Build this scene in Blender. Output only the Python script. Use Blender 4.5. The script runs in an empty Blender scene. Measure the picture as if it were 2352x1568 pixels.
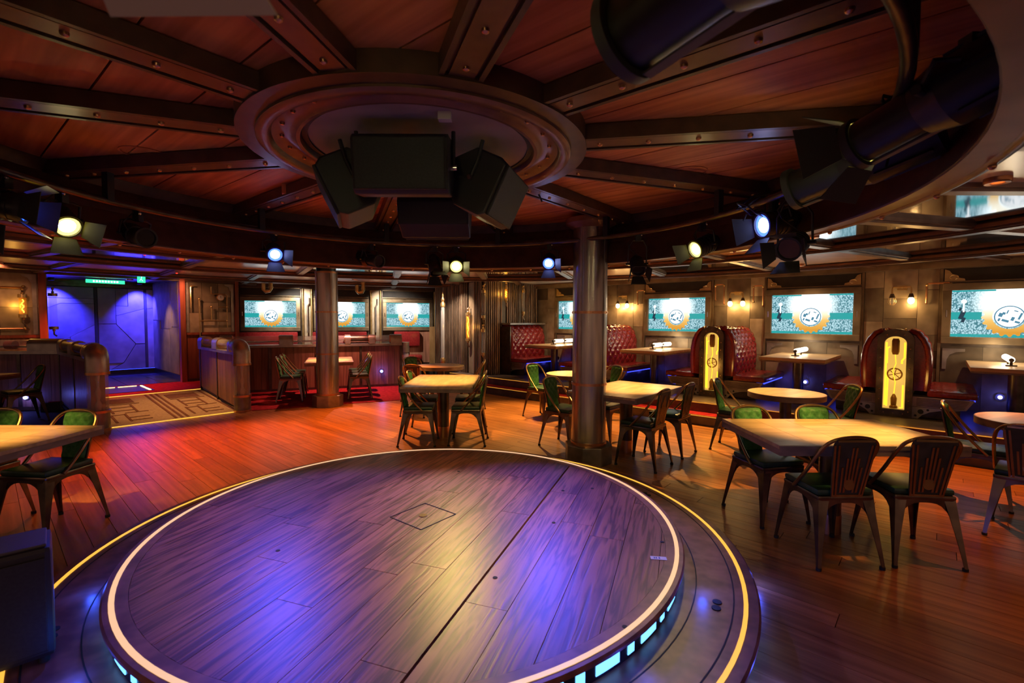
import bpy, bmesh, math, random
from math import sin, cos, pi, radians, sqrt, atan2, degrees
from mathutils import Vector, Matrix

random.seed(7)
S = bpy.context.scene
COL = S.collection

# ------------------------------------------------------------------ camera, world, exposure
CAM_H, FPX, PITCH, ROLL = 1.56, 1095.0, -0.046, 0.004
cd = bpy.data.cameras.new('camera')
cam = bpy.data.objects.new('camera', cd)
COL.objects.link(cam)
cd.sensor_width = 36.0
cd.lens = FPX / 2352.0 * 36.0
cd.clip_start = 0.05
cd.clip_end = 100
cam.location = (0, 0, CAM_H)
cam.rotation_mode = 'QUATERNION'
cam.rotation_quaternion = (Matrix.Rotation(pi / 2 + PITCH, 4, 'X') @ Matrix.Rotation(ROLL, 4, 'Z')).to_quaternion()
cd.dof.use_dof = True
cd.dof.focus_distance = 5.6
cd.dof.aperture_fstop = 2.8
S.camera = cam

W = bpy.data.worlds.new('world')
S.world = W
W.use_nodes = True
W.node_tree.nodes['Background'].inputs[0].default_value = (1.0, 0.52, 0.32, 1)
W.node_tree.nodes['Background'].inputs[1].default_value = 0.32

S.view_settings.view_transform = 'Standard'
S.view_settings.look = 'None'
S.view_settings.exposure = 0.0
S.view_settings.gamma = 1.0
S.view_settings.use_curve_mapping = False
S.cycles.max_bounces = 4
S.cycles.diffuse_bounces = 3
S.cycles.glossy_bounces = 2
S.cycles.transmission_bounces = 2
S.cycles.transparent_max_bounces = 6
S.cycles.caustics_reflective = False
S.cycles.caustics_refractive = False
S.cycles.sample_clamp_indirect = 4.0
S.cycles.use_adaptive_sampling = True
S.cycles.adaptive_threshold = 0.08
S.cycles.adaptive_min_samples = 16

# ------------------------------------------------------------------ room frame
A = radians(42)
U = Vector((cos(A), -sin(A), 0))          # along the booth wall
N = Vector((sin(A), cos(A), 0))           # outward to the booth wall
CX, CY = -0.58, 3.1                       # centre of the stage and of the ceiling dome


def P(s, n, z=0.0):
    return U * s + N * n + Vector((0, 0, z))


# ------------------------------------------------------------------ materials
MATS = {}


def nodes_of(name):
    m = bpy.data.materials.new(name)
    m.use_nodes = True
    nt = m.node_tree
    b = nt.nodes['Principled BSDF']
    MATS[name] = m
    return m, nt, b


def mix_noise(nt, c1, c2, scale=(6, 6, 6), detail=4.0, coord='Object', lo=.35, hi=.65, rough=.5, distort=0.0, seed_random=False):
    tc = nt.nodes.new('ShaderNodeTexCoord')
    mp = nt.nodes.new('ShaderNodeMapping')
    mp.inputs['Scale'].default_value = scale
    nz = nt.nodes.new('ShaderNodeTexNoise')
    nz.inputs['Scale'].default_value = 1.0
    nz.inputs['Detail'].default_value = detail
    nz.inputs['Roughness'].default_value = rough
    nz.inputs['Distortion'].default_value = distort
    nt.links.new(tc.outputs[coord], mp.inputs['Vector'])
    if seed_random:
        oi = nt.nodes.new('ShaderNodeObjectInfo')
        mu = nt.nodes.new('ShaderNodeMath'); mu.operation = 'MULTIPLY'; mu.inputs[1].default_value = 37.0
        cb = nt.nodes.new('ShaderNodeCombineXYZ')
        nt.links.new(oi.outputs['Random'], mu.inputs[0])
        for k in range(3):
            nt.links.new(mu.outputs[0], cb.inputs[k])
        nt.links.new(cb.outputs[0], mp.inputs['Location'])
    nt.links.new(mp.outputs[0], nz.inputs['Vector'])
    cr = nt.nodes.new('ShaderNodeValToRGB')
    cr.color_ramp.elements[0].position = lo
    cr.color_ramp.elements[1].position = hi
    cr.color_ramp.elements[0].color = (*c1, 1)
    cr.color_ramp.elements[1].color = (*c2, 1)
    nt.links.new(nz.outputs['Fac'], cr.inputs['Fac'])
    return cr, nz


def tint_random(nt, colsock, amt):
    """per-object brightness variation"""
    oi = nt.nodes.new('ShaderNodeObjectInfo')
    mr = nt.nodes.new('ShaderNodeMapRange')
    mr.inputs['To Min'].default_value = 1 - amt
    mr.inputs['To Max'].default_value = 1 + amt
    nt.links.new(oi.outputs['Random'], mr.inputs['Value'])
    mx = nt.nodes.new('ShaderNodeMix'); mx.data_type = 'RGBA'; mx.blend_type = 'MULTIPLY'
    mx.inputs['Factor'].default_value = 1.0
    nt.links.new(colsock, mx.inputs['A'])
    nt.links.new(mr.outputs[0], mx.inputs['B'])
    return mx.outputs['Result']


def noisy(name, c1, c2, rough=.5, metal=0.0, scale=(6, 6, 6), bump=0.0, rand=0.0, detail=2, lo=.35, hi=.65, spec=.5, distort=0.0, coat=0.0, coord='Object', seed=True):
    m, nt, b = nodes_of(name)
    cr, nz = mix_noise(nt, c1, c2, scale, detail, coord, lo, hi, .55, distort, seed)
    col = cr.outputs['Color']
    if rand:
        col = tint_random(nt, col, rand)
    nt.links.new(col, b.inputs['Base Color'])
    b.inputs['Roughness'].default_value = rough
    b.inputs['Metallic'].default_value = metal
    b.inputs['Specular IOR Level'].default_value = spec
    if coat:
        b.inputs['Coat Weight'].default_value = coat
        b.inputs['Coat Roughness'].default_value = .15
    if bump:
        bp = nt.nodes.new('ShaderNodeBump')
        bp.inputs['Strength'].default_value = bump
        bp.inputs['Distance'].default_value = .01
        nt.links.new(nz.outputs['Fac'], bp.inputs['Height'])
        nt.links.new(bp.outputs[0], b.inputs['Normal'])
    return m


def flat(name, c, rough=.5, metal=0.0, spec=.5, coat=0.0):
    m, nt, b = nodes_of(name)
    b.inputs['Base Color'].default_value = (*c, 1)
    b.inputs['Roughness'].default_value = rough
    b.inputs['Metallic'].default_value = metal
    b.inputs['Specular IOR Level'].default_value = spec
    b.inputs['Coat Weight'].default_value = coat
    return m


def glow(name, c, strength, base=(0, 0, 0)):
    m, nt, b = nodes_of(name)
    b.inputs['Base Color'].default_value = (*base, 1)
    b.inputs['Emission Color'].default_value = (*c, 1)
    b.inputs['Emission Strength'].default_value = strength
    b.inputs['Roughness'].default_value = .4
    return m


def glass(name, c, rough=.03, alpha=.25):
    """thin tube glass: clear coat of gloss over a mostly transparent wall"""
    m, nt, b = nodes_of(name)
    b.inputs['Base Color'].default_value = (*c, 1)
    b.inputs['Roughness'].default_value = rough
    b.inputs['Alpha'].default_value = alpha
    b.inputs['Specular IOR Level'].default_value = .9
    return m


# wood with long grain along local X
noisy('floor_wood', (.24, .085, .022), (.40, .165, .05), rough=.36, scale=(1.2, 26, 8), bump=.05, rand=.22, spec=.45)
noisy('stage_wood', (.085, .025, .022), (.26, .088, .072), rough=.38, scale=(1.3, 20, 8), bump=.14, rand=.14, spec=.5, distort=2.2, lo=.40, hi=.58)
noisy('stage_rim_wood', (.13, .045, .032), (.27, .105, .075), rough=.4, scale=(9, 9, 9), bump=.05)
noisy('ceiling_wood', (.46, .155, .06), (.68, .26, .11), rough=.6, scale=(1.0, 16, 5), rand=.12, spec=.2)
noisy('panel_wood', (.18, .075, .045), (.30, .135, .085), rough=.42, scale=(30, 30, 1.5), rand=.15, spec=.4)
noisy('red_wood', (.19, .04, .02), (.27, .065, .035), rough=.4, scale=(24, 24, 2), spec=.4)
noisy('ply_wood', (.27, .14, .05), (.36, .20, .08), rough=.5, scale=(10, 10, 3))
noisy('table_wood', (.42, .29, .16), (.58, .43, .27), rough=.35, scale=(1.5, 16, 5), rand=.08, spec=.5)
noisy('table_edge', (.17, .13, .12), (.26, .2, .18), rough=.4, scale=(8, 8, 20))
noisy('beam_brown', (.05, .022, .014), (.085, .038, .024), rough=.42, scale=(8, 8, 8), spec=.5)
noisy('beam_flange', (.10, .045, .028), (.16, .075, .045), rough=.38, scale=(6, 6, 6), metal=.3)
noisy('ring_bronze', (.16, .075, .045), (.24, .12, .075), rough=.42, metal=.25, scale=(5, 5, 5))
noisy('steel_column', (.30, .28, .28), (.52, .48, .46), rough=.30, metal=.9, scale=(14, 14, 1.2), bump=.02)
noisy('steel_base', (.19, .17, .165), (.31, .28, .26), rough=.42, metal=.8, scale=(6, 6, 6))
noisy('copper', (.50, .24, .12), (.62, .32, .17), rough=.32, metal=.9, scale=(9, 9, 9))
noisy('brass', (.55, .38, .16), (.70, .50, .24), rough=.3, metal=.9, scale=(9, 9, 9))
noisy('pewter', (.30, .27, .25), (.44, .40, .37), rough=.36, metal=.75, scale=(5, 5, 5))
noisy('bronze_panel', (.22, .165, .11), (.38, .295, .205), rough=.42, metal=.5, scale=(5, 5, 4), rand=.58, lo=.3, hi=.7)
noisy('bronze_frame', (.17, .125, .075), (.28, .21, .13), rough=.38, metal=.65, scale=(4, 4, 4))
noisy('gunmetal', (.075, .058, .048), (.14, .11, .09), rough=.36, metal=.8, scale=(7, 7, 7))
noisy('pipe_metal', (.18, .13, .10), (.33, .25, .19), rough=.34, metal=.85, scale=(5, 5, 2), rand=.25)
noisy('dark_slot', (.02, .016, .014), (.035, .027, .022), rough=.6, scale=(5, 5, 5))
noisy('door_metal', (.16, .15, .17), (.27, .25, .28), rough=.48, metal=.35, scale=(3, 3, 3), rand=.2, lo=.3, hi=.7)
noisy('concrete_brown', (.18, .135, .08), (.30, .23, .14), rough=.6, scale=(3, 3, 3), rand=.2)
noisy('grey_plaster', (.36, .31, .28), (.52, .45, .41), rough=.7, scale=(3, 3, 3), lo=.3, hi=.7)
noisy('white_panel', (.66, .64, .61), (.74, .72, .69), rough=.2, scale=(2, 2, 2), rand=.06, spec=.8)
noisy('warm_panel', (.50, .31, .17), (.64, .43, .26), rough=.28, scale=(3, 14, 3), rand=.1)
flat('mirror', (.52, .52, .56), rough=.06, metal=1.0)
noisy('red_leather', (.17, .010, .012), (.24, .016, .018), rough=.24, scale=(30, 30, 30), bump=.03, spec=.6, coat=.3)
noisy('green_fabric', (.035, .16, .045), (.06, .23, .07), rough=.55, scale=(60, 60, 60), bump=.05, spec=.35)
noisy('green_leather', (.008, .045, .028), (.015, .07, .042), rough=.36, scale=(40, 40, 40), spec=.5)
noisy('chair_metal', (.11, .085, .07), (.22, .17, .135), rough=.25, metal=.85, scale=(9, 9, 9), rand=.1)
noisy('chair_brass', (.32, .21, .10), (.44, .30, .15), rough=.3, metal=.9, scale=(9, 9, 9))
noisy('back_plate', (.045, .05, .045), (.075, .08, .07), rough=.45, metal=.3, scale=(9, 9, 9))
noisy('red_carpet', (.20, .008, .012), (.34, .02, .025), rough=.95, scale=(14, 14, 14), bump=.2, spec=.1, coord='Object')
noisy('tan_carpet', (.30, .19, .12), (.38, .25, .165), rough=.95, scale=(30, 30, 30), spec=.1)
noisy('brown_carpet', (.13, .05, .035), (.18, .075, .05), rough=.95, scale=(30, 30, 30), spec=.1)
noisy('dark_tile', (.03, .026, .03), (.055, .05, .055), rough=.25, scale=(3, 3, 3), rand=.2)
noisy('platform_floor', (.05, .035, .03), (.085, .06, .05), rough=.45, scale=(4, 4, 4))
noisy('riser_steel', (.10, .085, .08), (.16, .135, .125), rough=.5, metal=.4, scale=(6, 6, 6))
flat('black_paint', (.012, .012, .013), rough=.42, spec=.5)
flat('black_gloss', (.010, .010, .011), rough=.25, spec=.6)
noisy('speaker_grille', (.010, .009, .010), (.018, .017, .017), rough=.6, scale=(90, 90, 90))
flat('speaker_body', (.014, .013, .014), rough=.5, spec=.5)
flat('speaker_grey', (.075, .072, .072), rough=.5)
flat('chrome', (.72, .70, .68), rough=.18, metal=1.0)
flat('rubber', (.012, .012, .012), rough=.8)
flat('white_tape', (.75, .73, .70), rough=.7)
flat('blue_ink', (.03, .08, .35), rough=.7)
flat('seam_dark', (.012, .008, .006), rough=.8)
flat('cable', (.010, .010, .010), rough=.6)
flat('flap_painted_lit', (.62, .57, .42), rough=.6)  # black flap's lit look put into the colour as pale yellow
flat('flap_black', (.03, .03, .03), rough=.55, spec=.4)
flat('lens_glass', (.02, .02, .025), rough=.08, spec=.9)
flat('red_plastic', (.35, .01, .01), rough=.4)
glass('tube_glass', (.75, .8, .85), alpha=.22)
glass('amber_glass', (.75, .36, .03), alpha=.35)
glow('led_amber', (1.0, .42, .05), .9)
glow('led_cream', (1.0, .58, .32), 1.0)
glow('led_gold', (1.0, .50, .06), 1.15)
glow('led_yellow', (1.0, .72, .22), 4.0)
glow('led_blue', (.05, .16, 1.0), 6.0)
glow('led_cyan', (.12, .42, 1.0), 3.0)
glow('led_blue_dot', (.28, .32, 1.0), 18.0)
glow('led_blue_strip', (.04, .06, 1.0), 2.2)
glow('bulb_warm', (1.0, .62, .20), 22.0)
glow('lamp_white', (1.0, .86, .62), 9.0)
glow('filament', (1.0, .46, .04), 5.0)
glow('amber_panel', (1.0, .56, .10), .85)
glow('amber_tube', (1.0, .48, .02), 2.2)
glow('lens_yellow', (1.0, .80, .16), 3.0)
glow('core_yellow', (1.0, .9, .5), 30.0)
glow('core_blue', (.5, .6, 1.0), 30.0)
glow('lens_yellow_dim', (.95, .85, .10), 3.0)
glow('lens_blue', (.04, .10, 1.0), 5.0)
glow('lens_blue_dim', (.02, .10, 1.0), 4.0)
glow('sign_green', (.03, .85, .28), 2.2)
glow('sign_white', (.75, 1.0, .85), 3.5)
glow('down_orange', (1.0, .42, .12), 2.5)
glow('down_white', (1.0, .8, .55), 5.0)
glow('red_dot', (1.0, .03, .02), 2.0)
def cog_material():
    m, nt, b = nodes_of('gear_gold')
    tc = nt.nodes.new('ShaderNodeTexCoord')
    sp = nt.nodes.new('ShaderNodeSeparateXYZ')
    nt.links.new(tc.outputs['Object'], sp.inputs[0])
    mr = nt.nodes.new('ShaderNodeMapRange')
    mr.inputs['From Min'].default_value = -.26; mr.inputs['From Max'].default_value = .06
    nt.links.new(sp.outputs[2], mr.inputs['Value'])
    cr = nt.nodes.new('ShaderNodeValToRGB')
    cr.color_ramp.elements[0].color = (.75, .33, .03, 1)
    cr.color_ramp.elements[1].color = (1.3, 1.25, 1.0, 1)
    e = cr.color_ramp.elements.new(.5); e.color = (.95, .58, .15, 1)
    nt.links.new(mr.outputs[0], cr.inputs['Fac'])
    nt.links.new(cr.outputs[0], b.inputs['Emission Color'])
    b.inputs['Base Color'].default_value = (0, 0, 0, 1)
    b.inputs['Emission Strength'].default_value = 1.0


cog_material()
glow('gear_white', (.95, 1.0, 1.0), 1.15)
glow('print_teal', (.02, .42, .42), .9)
glow('print_dark', (.02, .07, .12), .6)
glow('print_blue', (.08, .30, .46), .8)
flat('amber_dark', (.22, .10, .02), rough=.4)


def screen_material():
    m, nt, b = nodes_of('screen_picture')
    tc = nt.nodes.new('ShaderNodeTexCoord')
    sp = nt.nodes.new('ShaderNodeSeparateXYZ')
    nt.links.new(tc.outputs['Object'], sp.inputs[0])
    # brickwork speckle of the picture
    mp = nt.nodes.new('ShaderNodeMapping'); mp.inputs['Scale'].default_value = (60, 1, 42)
    nt.links.new(tc.outputs['Object'], mp.inputs[0])
    vo = nt.nodes.new('ShaderNodeTexVoronoi'); vo.inputs['Scale'].default_value = 1.0
    nt.links.new(mp.outputs[0], vo.inputs['Vector'])
    cr = nt.nodes.new('ShaderNodeValToRGB')
    e = cr.color_ramp.elements
    e[0].position, e[0].color = .25, (.55, .85, .95, 1)
    e[1].position, e[1].color = .75, (.05, .22, .27, 1)
    nt.links.new(vo.outputs['Distance'], cr.inputs['Fac'])
    # white burst of the picture: centre top
    cx = nt.nodes.new('ShaderNodeMath'); cx.operation = 'MULTIPLY'; cx.inputs[1].default_value = 2.3
    nt.links.new(sp.outputs[0], cx.inputs[0])
    cz = nt.nodes.new('ShaderNodeMath'); cz.operation = 'SUBTRACT'; cz.inputs[1].default_value = .16
    nt.links.new(sp.outputs[2], cz.inputs[0])
    cz2 = nt.nodes.new('ShaderNodeMath'); cz2.operation = 'MULTIPLY'; cz2.inputs[1].default_value = 2.6
    nt.links.new(cz.outputs[0], cz2.inputs[0])
    cb = nt.nodes.new('ShaderNodeCombineXYZ')
    nt.links.new(cx.outputs[0], cb.inputs[0]); nt.links.new(cz2.outputs[0], cb.inputs[1])
    ln = nt.nodes.new('ShaderNodeVectorMath'); ln.operation = 'LENGTH'
    nt.links.new(cb.outputs[0], ln.inputs[0])
    mr = nt.nodes.new('ShaderNodeMapRange'); mr.interpolation_type = 'SMOOTHSTEP'
    mr.inputs['From Min'].default_value = 1.0; mr.inputs['From Max'].default_value = .25
    nt.links.new(ln.outputs['Value'], mr.inputs['Value'])
    mx = nt.nodes.new('ShaderNodeMix'); mx.data_type = 'RGBA'
    nt.links.new(mr.outputs[0], mx.inputs['Factor'])
    nt.links.new(cr.outputs[0], mx.inputs['A'])
    mx.inputs['B'].default_value = (1.9, 2.1, 2.1, 1)
    nt.links.new(mx.outputs['Result'], b.inputs['Emission Color'])
    b.inputs['Emission Strength'].default_value = 1.0
    b.inputs['Base Color'].default_value = (.01, .01, .01, 1)
    b.inputs['Roughness'].default_value = .2


screen_material()


def M(n):
    return MATS[n]


# ------------------------------------------------------------------ mesh builder
class MB:
    def __init__(self):
        self.v, self.f = [], []

    def add(self, verts, faces):
        o = len(self.v)
        self.v += [tuple(p) for p in verts]
        self.f += [tuple(i + o for i in fc) for fc in faces]
        return self

    def hexa(self, b, t):
        n = len(b)
        fs = [tuple(range(n - 1, -1, -1)), tuple(range(n, 2 * n))]
        fs += [(i, (i + 1) % n, n + (i + 1) % n, n + i) for i in range(n)]
        return self.add(list(b) + list(t), fs)

    def box(self, c, s, rz=0.0, rx=0.0, ry=0.0):
        R = Matrix.Rotation(rz, 3, 'Z') @ Matrix.Rotation(ry, 3, 'Y') @ Matrix.Rotation(rx, 3, 'X')
        c = Vector(c)
        pts = []
        for z in (-.5, .5):
            for x, y in ((-.5, -.5), (.5, -.5), (.5, .5), (-.5, .5)):
                pts.append(c + R @ Vector((x * s[0], y * s[1], z * s[2])))
        return self.hexa(pts[:4], pts[4:])

    def bar(self, a, b, w, h, up=(0, 0, 1)):
        a, b = Vector(a), Vector(b)
        d = (b - a).normalized()
        up = Vector(up)
        r = d.cross(up)
        if r.length < 1e-5:
            r = d.cross(Vector((1, 0, 0)))
        r.normalize()
        q = r.cross(d)
        f = lambda p: [p + r * (w / 2) * i + q * (h / 2) * j for i, j in ((-1, -1), (1, -1), (1, 1), (-1, 1))]
        return self.hexa(f(a), f(b))

    def prism(self, poly, z0, z1):
        return self.hexa([(x, y, z0) for x, y in poly], [(x, y, z1) for x, y in poly])

    def cyl(self, a, b, r0, r1=None, seg=16, caps=True):
        a, b = Vector(a), Vector(b)
        r1 = r0 if r1 is None else r1
        d = (b - a).normalized()
        x = d.cross(Vector((0, 0, 1)))
        if x.length < 1e-4:
            x = Vector((1, 0, 0))
        x.normalize()
        y = d.cross(x)
        vs, fs = [], []
        for p, r in ((a, r0), (b, r1)):
            for i in range(seg):
                t = 2 * pi * i / seg
                vs.append(p + x * (r * cos(t)) + y * (r * sin(t)))
        for i in range(seg):
            j = (i + 1) % seg
            fs.append((i, j, seg + j, seg + i))
        if caps:
            fs.append(tuple(range(seg - 1, -1, -1)))
            fs.append(tuple(range(seg, 2 * seg)))
        return self.add(vs, fs)

    def tube(self, path, r, seg=8, closed=False):
        pts = [Vector(p) for p in path]
        n = len(pts)
        vs, fs = [], []
        prev = None
        for i in range(n):
            if closed:
                d = pts[(i + 1) % n] - pts[i - 1]
            else:
                d = pts[min(i + 1, n - 1)] - pts[max(i - 1, 0)]
            d.normalize()
            if prev is None:
                x = d.cross(Vector((0, 0, 1)))
                if x.length < 1e-3:
                    x = d.cross(Vector((1, 0, 0)))
            else:
                x = prev - d * prev.dot(d)
            x.normalize()
            prev = x
            y = d.cross(x)
            for k in range(seg):
                t = 2 * pi * k / seg
                vs.append(pts[i] + x * (r * cos(t)) + y * (r * sin(t)))
        m = n if closed else n - 1
        for i in range(m):
            for k in range(seg):
                a0, a1 = i * seg + k, i * seg + (k + 1) % seg
                b0, b1 = ((i + 1) % n) * seg + k, ((i + 1) % n) * seg + (k + 1) % seg
                fs.append((a0, a1, b1, b0))
        if not closed:
            fs.append(tuple(range(seg - 1, -1, -1)))
            fs.append(tuple(range((n - 1) * seg, n * seg)))
        return self.add(vs, fs)

    def lathe(self, prof, seg=48, c=(0, 0), closed=True, a0=0.0, a1=2 * pi):
        """prof: list of (r, z); closed profile makes a solid ring"""
        full = abs(a1 - a0 - 2 * pi) < 1e-6
        k = len(prof)
        cnt = seg if full else seg + 1
        vs, fs = [], []
        for i in range(cnt):
            t = a0 + (a1 - a0) * i / seg
            for r, z in prof:
                vs.append((c[0] + r * cos(t), c[1] + r * sin(t), z))
        for i in range(seg):
            j = (i + 1) % cnt if full else i + 1
            for q in range(k if closed else k - 1):
                q2 = (q + 1) % k
                fs.append((i * k + q, j * k + q, j * k + q2, i * k + q2))
        if not full and closed:
            fs.append(tuple(range(k)))
            fs.append(tuple(range((cnt - 1) * k + k - 1, (cnt - 1) * k - 1, -1)))
        return self.add(vs, fs)

    def disc(self, c, r, seg=24, nz=1):
        pts = [(c[0] + r * cos(2 * pi * i / seg), c[1] + r * sin(2 * pi * i / seg), c[2]) for i in range(seg)]
        return self.add(pts, [tuple(range(seg)) if nz > 0 else tuple(range(seg - 1, -1, -1))])

    def ball(self, c, r, sx=1, sy=1, sz=1, seg=12, rings=8):
        vs, fs = [], []
        for i in range(1, rings):
            p = pi * i / rings
            for k in range(seg):
                t = 2 * pi * k / seg
                vs.append((c[0] + sx * r * sin(p) * cos(t), c[1] + sy * r * sin(p) * sin(t), c[2] + sz * r * cos(p)))
        top, bot = len(vs), len(vs) + 1
        vs += [(c[0], c[1], c[2] + sz * r), (c[0], c[1], c[2] - sz * r)]
        for i in range(rings - 2):
            for k in range(seg):
                k2 = (k + 1) % seg
                fs.append((i * seg + k, (i + 1) * seg + k, (i + 1) * seg + k2, i * seg + k2))
        for k in range(seg):
            k2 = (k + 1) % seg
            fs.append((top, k, k2))
            fs.append((bot, (rings - 2) * seg + k2, (rings - 2) * seg + k))
        return self.add(vs, fs)

    def surf(self, rows, back=None):
        """grid of points -> sheet"""
        h, w = len(rows), len(rows[0])
        vs = [p for r in rows for p in r]
        fs = [(i * w + j, i * w + j + 1, (i + 1) * w + j + 1, (i + 1) * w + j) for i in range(h - 1) for j in range(w - 1)]
        return self.add(vs, fs)

    def mesh(self, name, mat, smooth=False, bevel=0.0):
        me = bpy.data.meshes.new(name)
        me.from_pydata(self.v, [], self.f)
        bm = bmesh.new()
        bm.from_mesh(me)
        bmesh.ops.recalc_face_normals(bm, faces=bm.faces)
        if bevel:
            bmesh.ops.bevel(bm, geom=[e for e in bm.edges if len(e.link_faces) == 2 and e.calc_face_angle(0) > .6],
                            offset=bevel, segments=2, profile=.6, affect='EDGES')
        bm.to_mesh(me)
        bm.free()
        if smooth:
            for p in me.polygons:
                p.use_smooth = True
            me.set_sharp_from_angle(angle=radians(38))
        if mat:
            me.materials.append(M(mat))
        return me

    def build(self, name, mat, parent=None, smooth=False, bevel=0.0):
        return link(name, self.mesh(name, mat, smooth, bevel), parent)


def link(name, me, parent=None, loc=None, rz=None):
    o = bpy.data.objects.new(name, me)
    COL.objects.link(o)
    if parent:
        o.parent = parent
    if loc is not None:
        o.location = loc
    if rz is not None:
        o.rotation_euler = (0, 0, rz)
    return o


def tag(o, label, cat, group=None):
    o['label'] = label
    o['category'] = cat
    if group:
        o['group'] = group
    return o


def thing(name, label, cat, loc=(0, 0, 0), rz=0.0, group=None):
    o = bpy.data.objects.new(name, None)
    o.empty_display_size = .1
    COL.objects.link(o)
    o.location = loc
    o.rotation_euler = (0, 0, rz)
    return tag(o, label, cat, group)


def struct(o):
    o['kind'] = 'structure'
    return o


def sroot(name, loc=(0, 0, 0), rz=0.0):
    o = bpy.data.objects.new(name, None)
    o.empty_display_size = .1
    COL.objects.link(o)
    o.location = loc
    o.rotation_euler = (0, 0, rz)
    o['kind'] = 'structure'
    return o


def copy_tree(o, parent=None):
    c = o.copy()
    COL.objects.link(c)
    c.parent = parent
    for ch in list(o.children):
        copy_tree(ch, c)
    return c


def spot(loc, target, color, watts, cone=50, blend=.6, radius=.05, parent=None, name='beam_light'):
    l = bpy.data.lights.new(name, 'SPOT')
    l.energy = watts
    l.color = color
    l.spot_size = radians(cone)
    l.spot_blend = blend
    l.shadow_soft_size = radius
    o = bpy.data.objects.new(name, l)
    COL.objects.link(o)
    d = Vector(target) - Vector(loc)
    o.rotation_mode = 'QUATERNION'
    o.rotation_quaternion = d.to_track_quat('-Z', 'Y')
    o.location = loc
    if parent:
        o.parent = parent
        o.location = Vector(loc) - parent.location
    return o


def point(loc, color, watts, radius=.03, parent=None, name='glow_light'):
    l = bpy.data.lights.new(name, 'POINT')
    l.energy = watts
    l.color = color
    l.shadow_soft_size = radius
    o = bpy.data.objects.new(name, l)
    COL.objects.link(o)
    o.location = loc
    if parent:
        o.parent = parent
    return o


def clip_poly(poly, a, b):
    """keep the part of poly left of line a->b"""
    out = []
    sd = lambda p: (b[0] - a[0]) * (p[1] - a[1]) - (b[1] - a[1]) * (p[0] - a[0])
    for i in range(len(poly)):
        p, q = poly[i], poly[(i + 1) % len(poly)]
        dp, dq = sd(p), sd(q)
        if dp >= 0:
            out.append(p)
        if dp * dq < 0:
            t = dp / (dp - dq)
            out.append((p[0] + (q[0] - p[0]) * t, p[1] + (q[1] - p[1]) * t))
    return out


def convex_clip(poly, region):
    for i in range(len(region)):
        poly = clip_poly(poly, region[i], region[(i + 1) % len(region)])
        if len(poly) < 3:
            return []
    return poly


def area(poly):
    return abs(sum(poly[i - 1][0] * poly[i][1] - poly[i][0] * poly[i - 1][1] for i in range(len(poly)))) / 2


# ------------------------------------------------------------------ floor of planks
fl = struct(MB().prism([(-16, -4), (12, -4), (12, 18), (-16, 18)], -.08, -.012).build('floor', 'seam_dark'))
PLW, PLL = .15, 2.0
plank_me = MB().box((0, 0, -.006), (PLL - .004, PLW - .003, .012)).mesh('plank', 'floor_wood')
cand = []
row = 0
n = 7.06
while n > -2.6:
    s = -8.72 - random.random() * PLL
    while s < 5.0:
        a, b = max(s, -8.72), min(s + PLL, 5.0)
        if b - a > .12:
            c = P((a + b) / 2, n - PLW / 2)
            rr = sqrt((c.x - CX) ** 2 + (c.y - CY) ** 2)
            ends = [P(a, n), P(b, n), P((a + b) / 2, n)]
            vis = any(p.y > 1.3 and abs(p.x / p.y) < 1.12 for p in ends)
            near = any(p.y > .3 and abs(p.x) < 1.9 * p.y + 1.0 for p in ends)
            if (vis or near) and not (rr < 1.05):
                cand.append((c.length + (0 if vis else 100), c, (b - a) / PLL))
        s += PLL
    n -= PLW
cand.sort(key=lambda t: t[0])
for d, c, k in cand[:300]:
    o = link('plank', plank_me, fl, (c.x, c.y, 0), -A)
    o.scale.x = k
rest = MB()
for d, c, k in cand[300:]:
    rest.box((c.x, c.y, -.006), (PLL * k - .004, PLW - .003, .012), rz=-A)
o = rest.build('far_planks', 'floor_wood', fl)
o['kind'] = 'stuff'

# ------------------------------------------------------------------ red carpet before the divider, ramp and entrance floor
tag(MB().prism([(-4.42, 7.98), (-2.15, 9.12), (-2.66, 11.2), (-5.5, 10.0), (-4.9, 8.6)], -.002, .008).build('red_carpet', 'red_carpet'),
    'bright red carpet laid between the panelled divider and the wooden floor', 'carpet')


def Pq(s, n, z):
    p = P(s, n, z)
    return (p.x, p.y, p.z)


EZ = .14
ramp = sroot('floor_ramp')
MB().hexa([Pq(-8.7, .95, -.01), Pq(-8.7, 2.95, -.01), Pq(-11.05, 2.95, -.01), Pq(-11.05, .95, -.01)],
          [Pq(-8.7, .95, .002), Pq(-8.7, 2.95, .002), Pq(-11.05, 2.95, EZ), Pq(-11.05, .95, EZ)]).build('ramp_carpet', 'tan_carpet', ramp)
MB().bar(Pq(-8.7, .95, .006), Pq(-8.7, 2.95, .006), .022, .012).build('ramp_nosing', 'led_gold', ramp)
MB().bar(Pq(-11.02, .95, EZ + .004), Pq(-11.02, 2.95, EZ + .004), .022, .012).build('ramp_nosing', 'led_gold', ramp)


def ramp_pt(s, n, dz=.004):
    return Pq(s, n, (-(s + 8.7)) / 2.35 * EZ + dz)


def ramp_patch(s0, s1, n0, n1, mat='brown_carpet'):
    a = [ramp_pt(s0, n0), ramp_pt(s0, n1), ramp_pt(s1, n1), ramp_pt(s1, n0)]
    b = [(p[0], p[1], p[2] + .003) for p in a]
    MB().hexa(a, b).build('carpet_stripe', mat, ramp)


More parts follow.
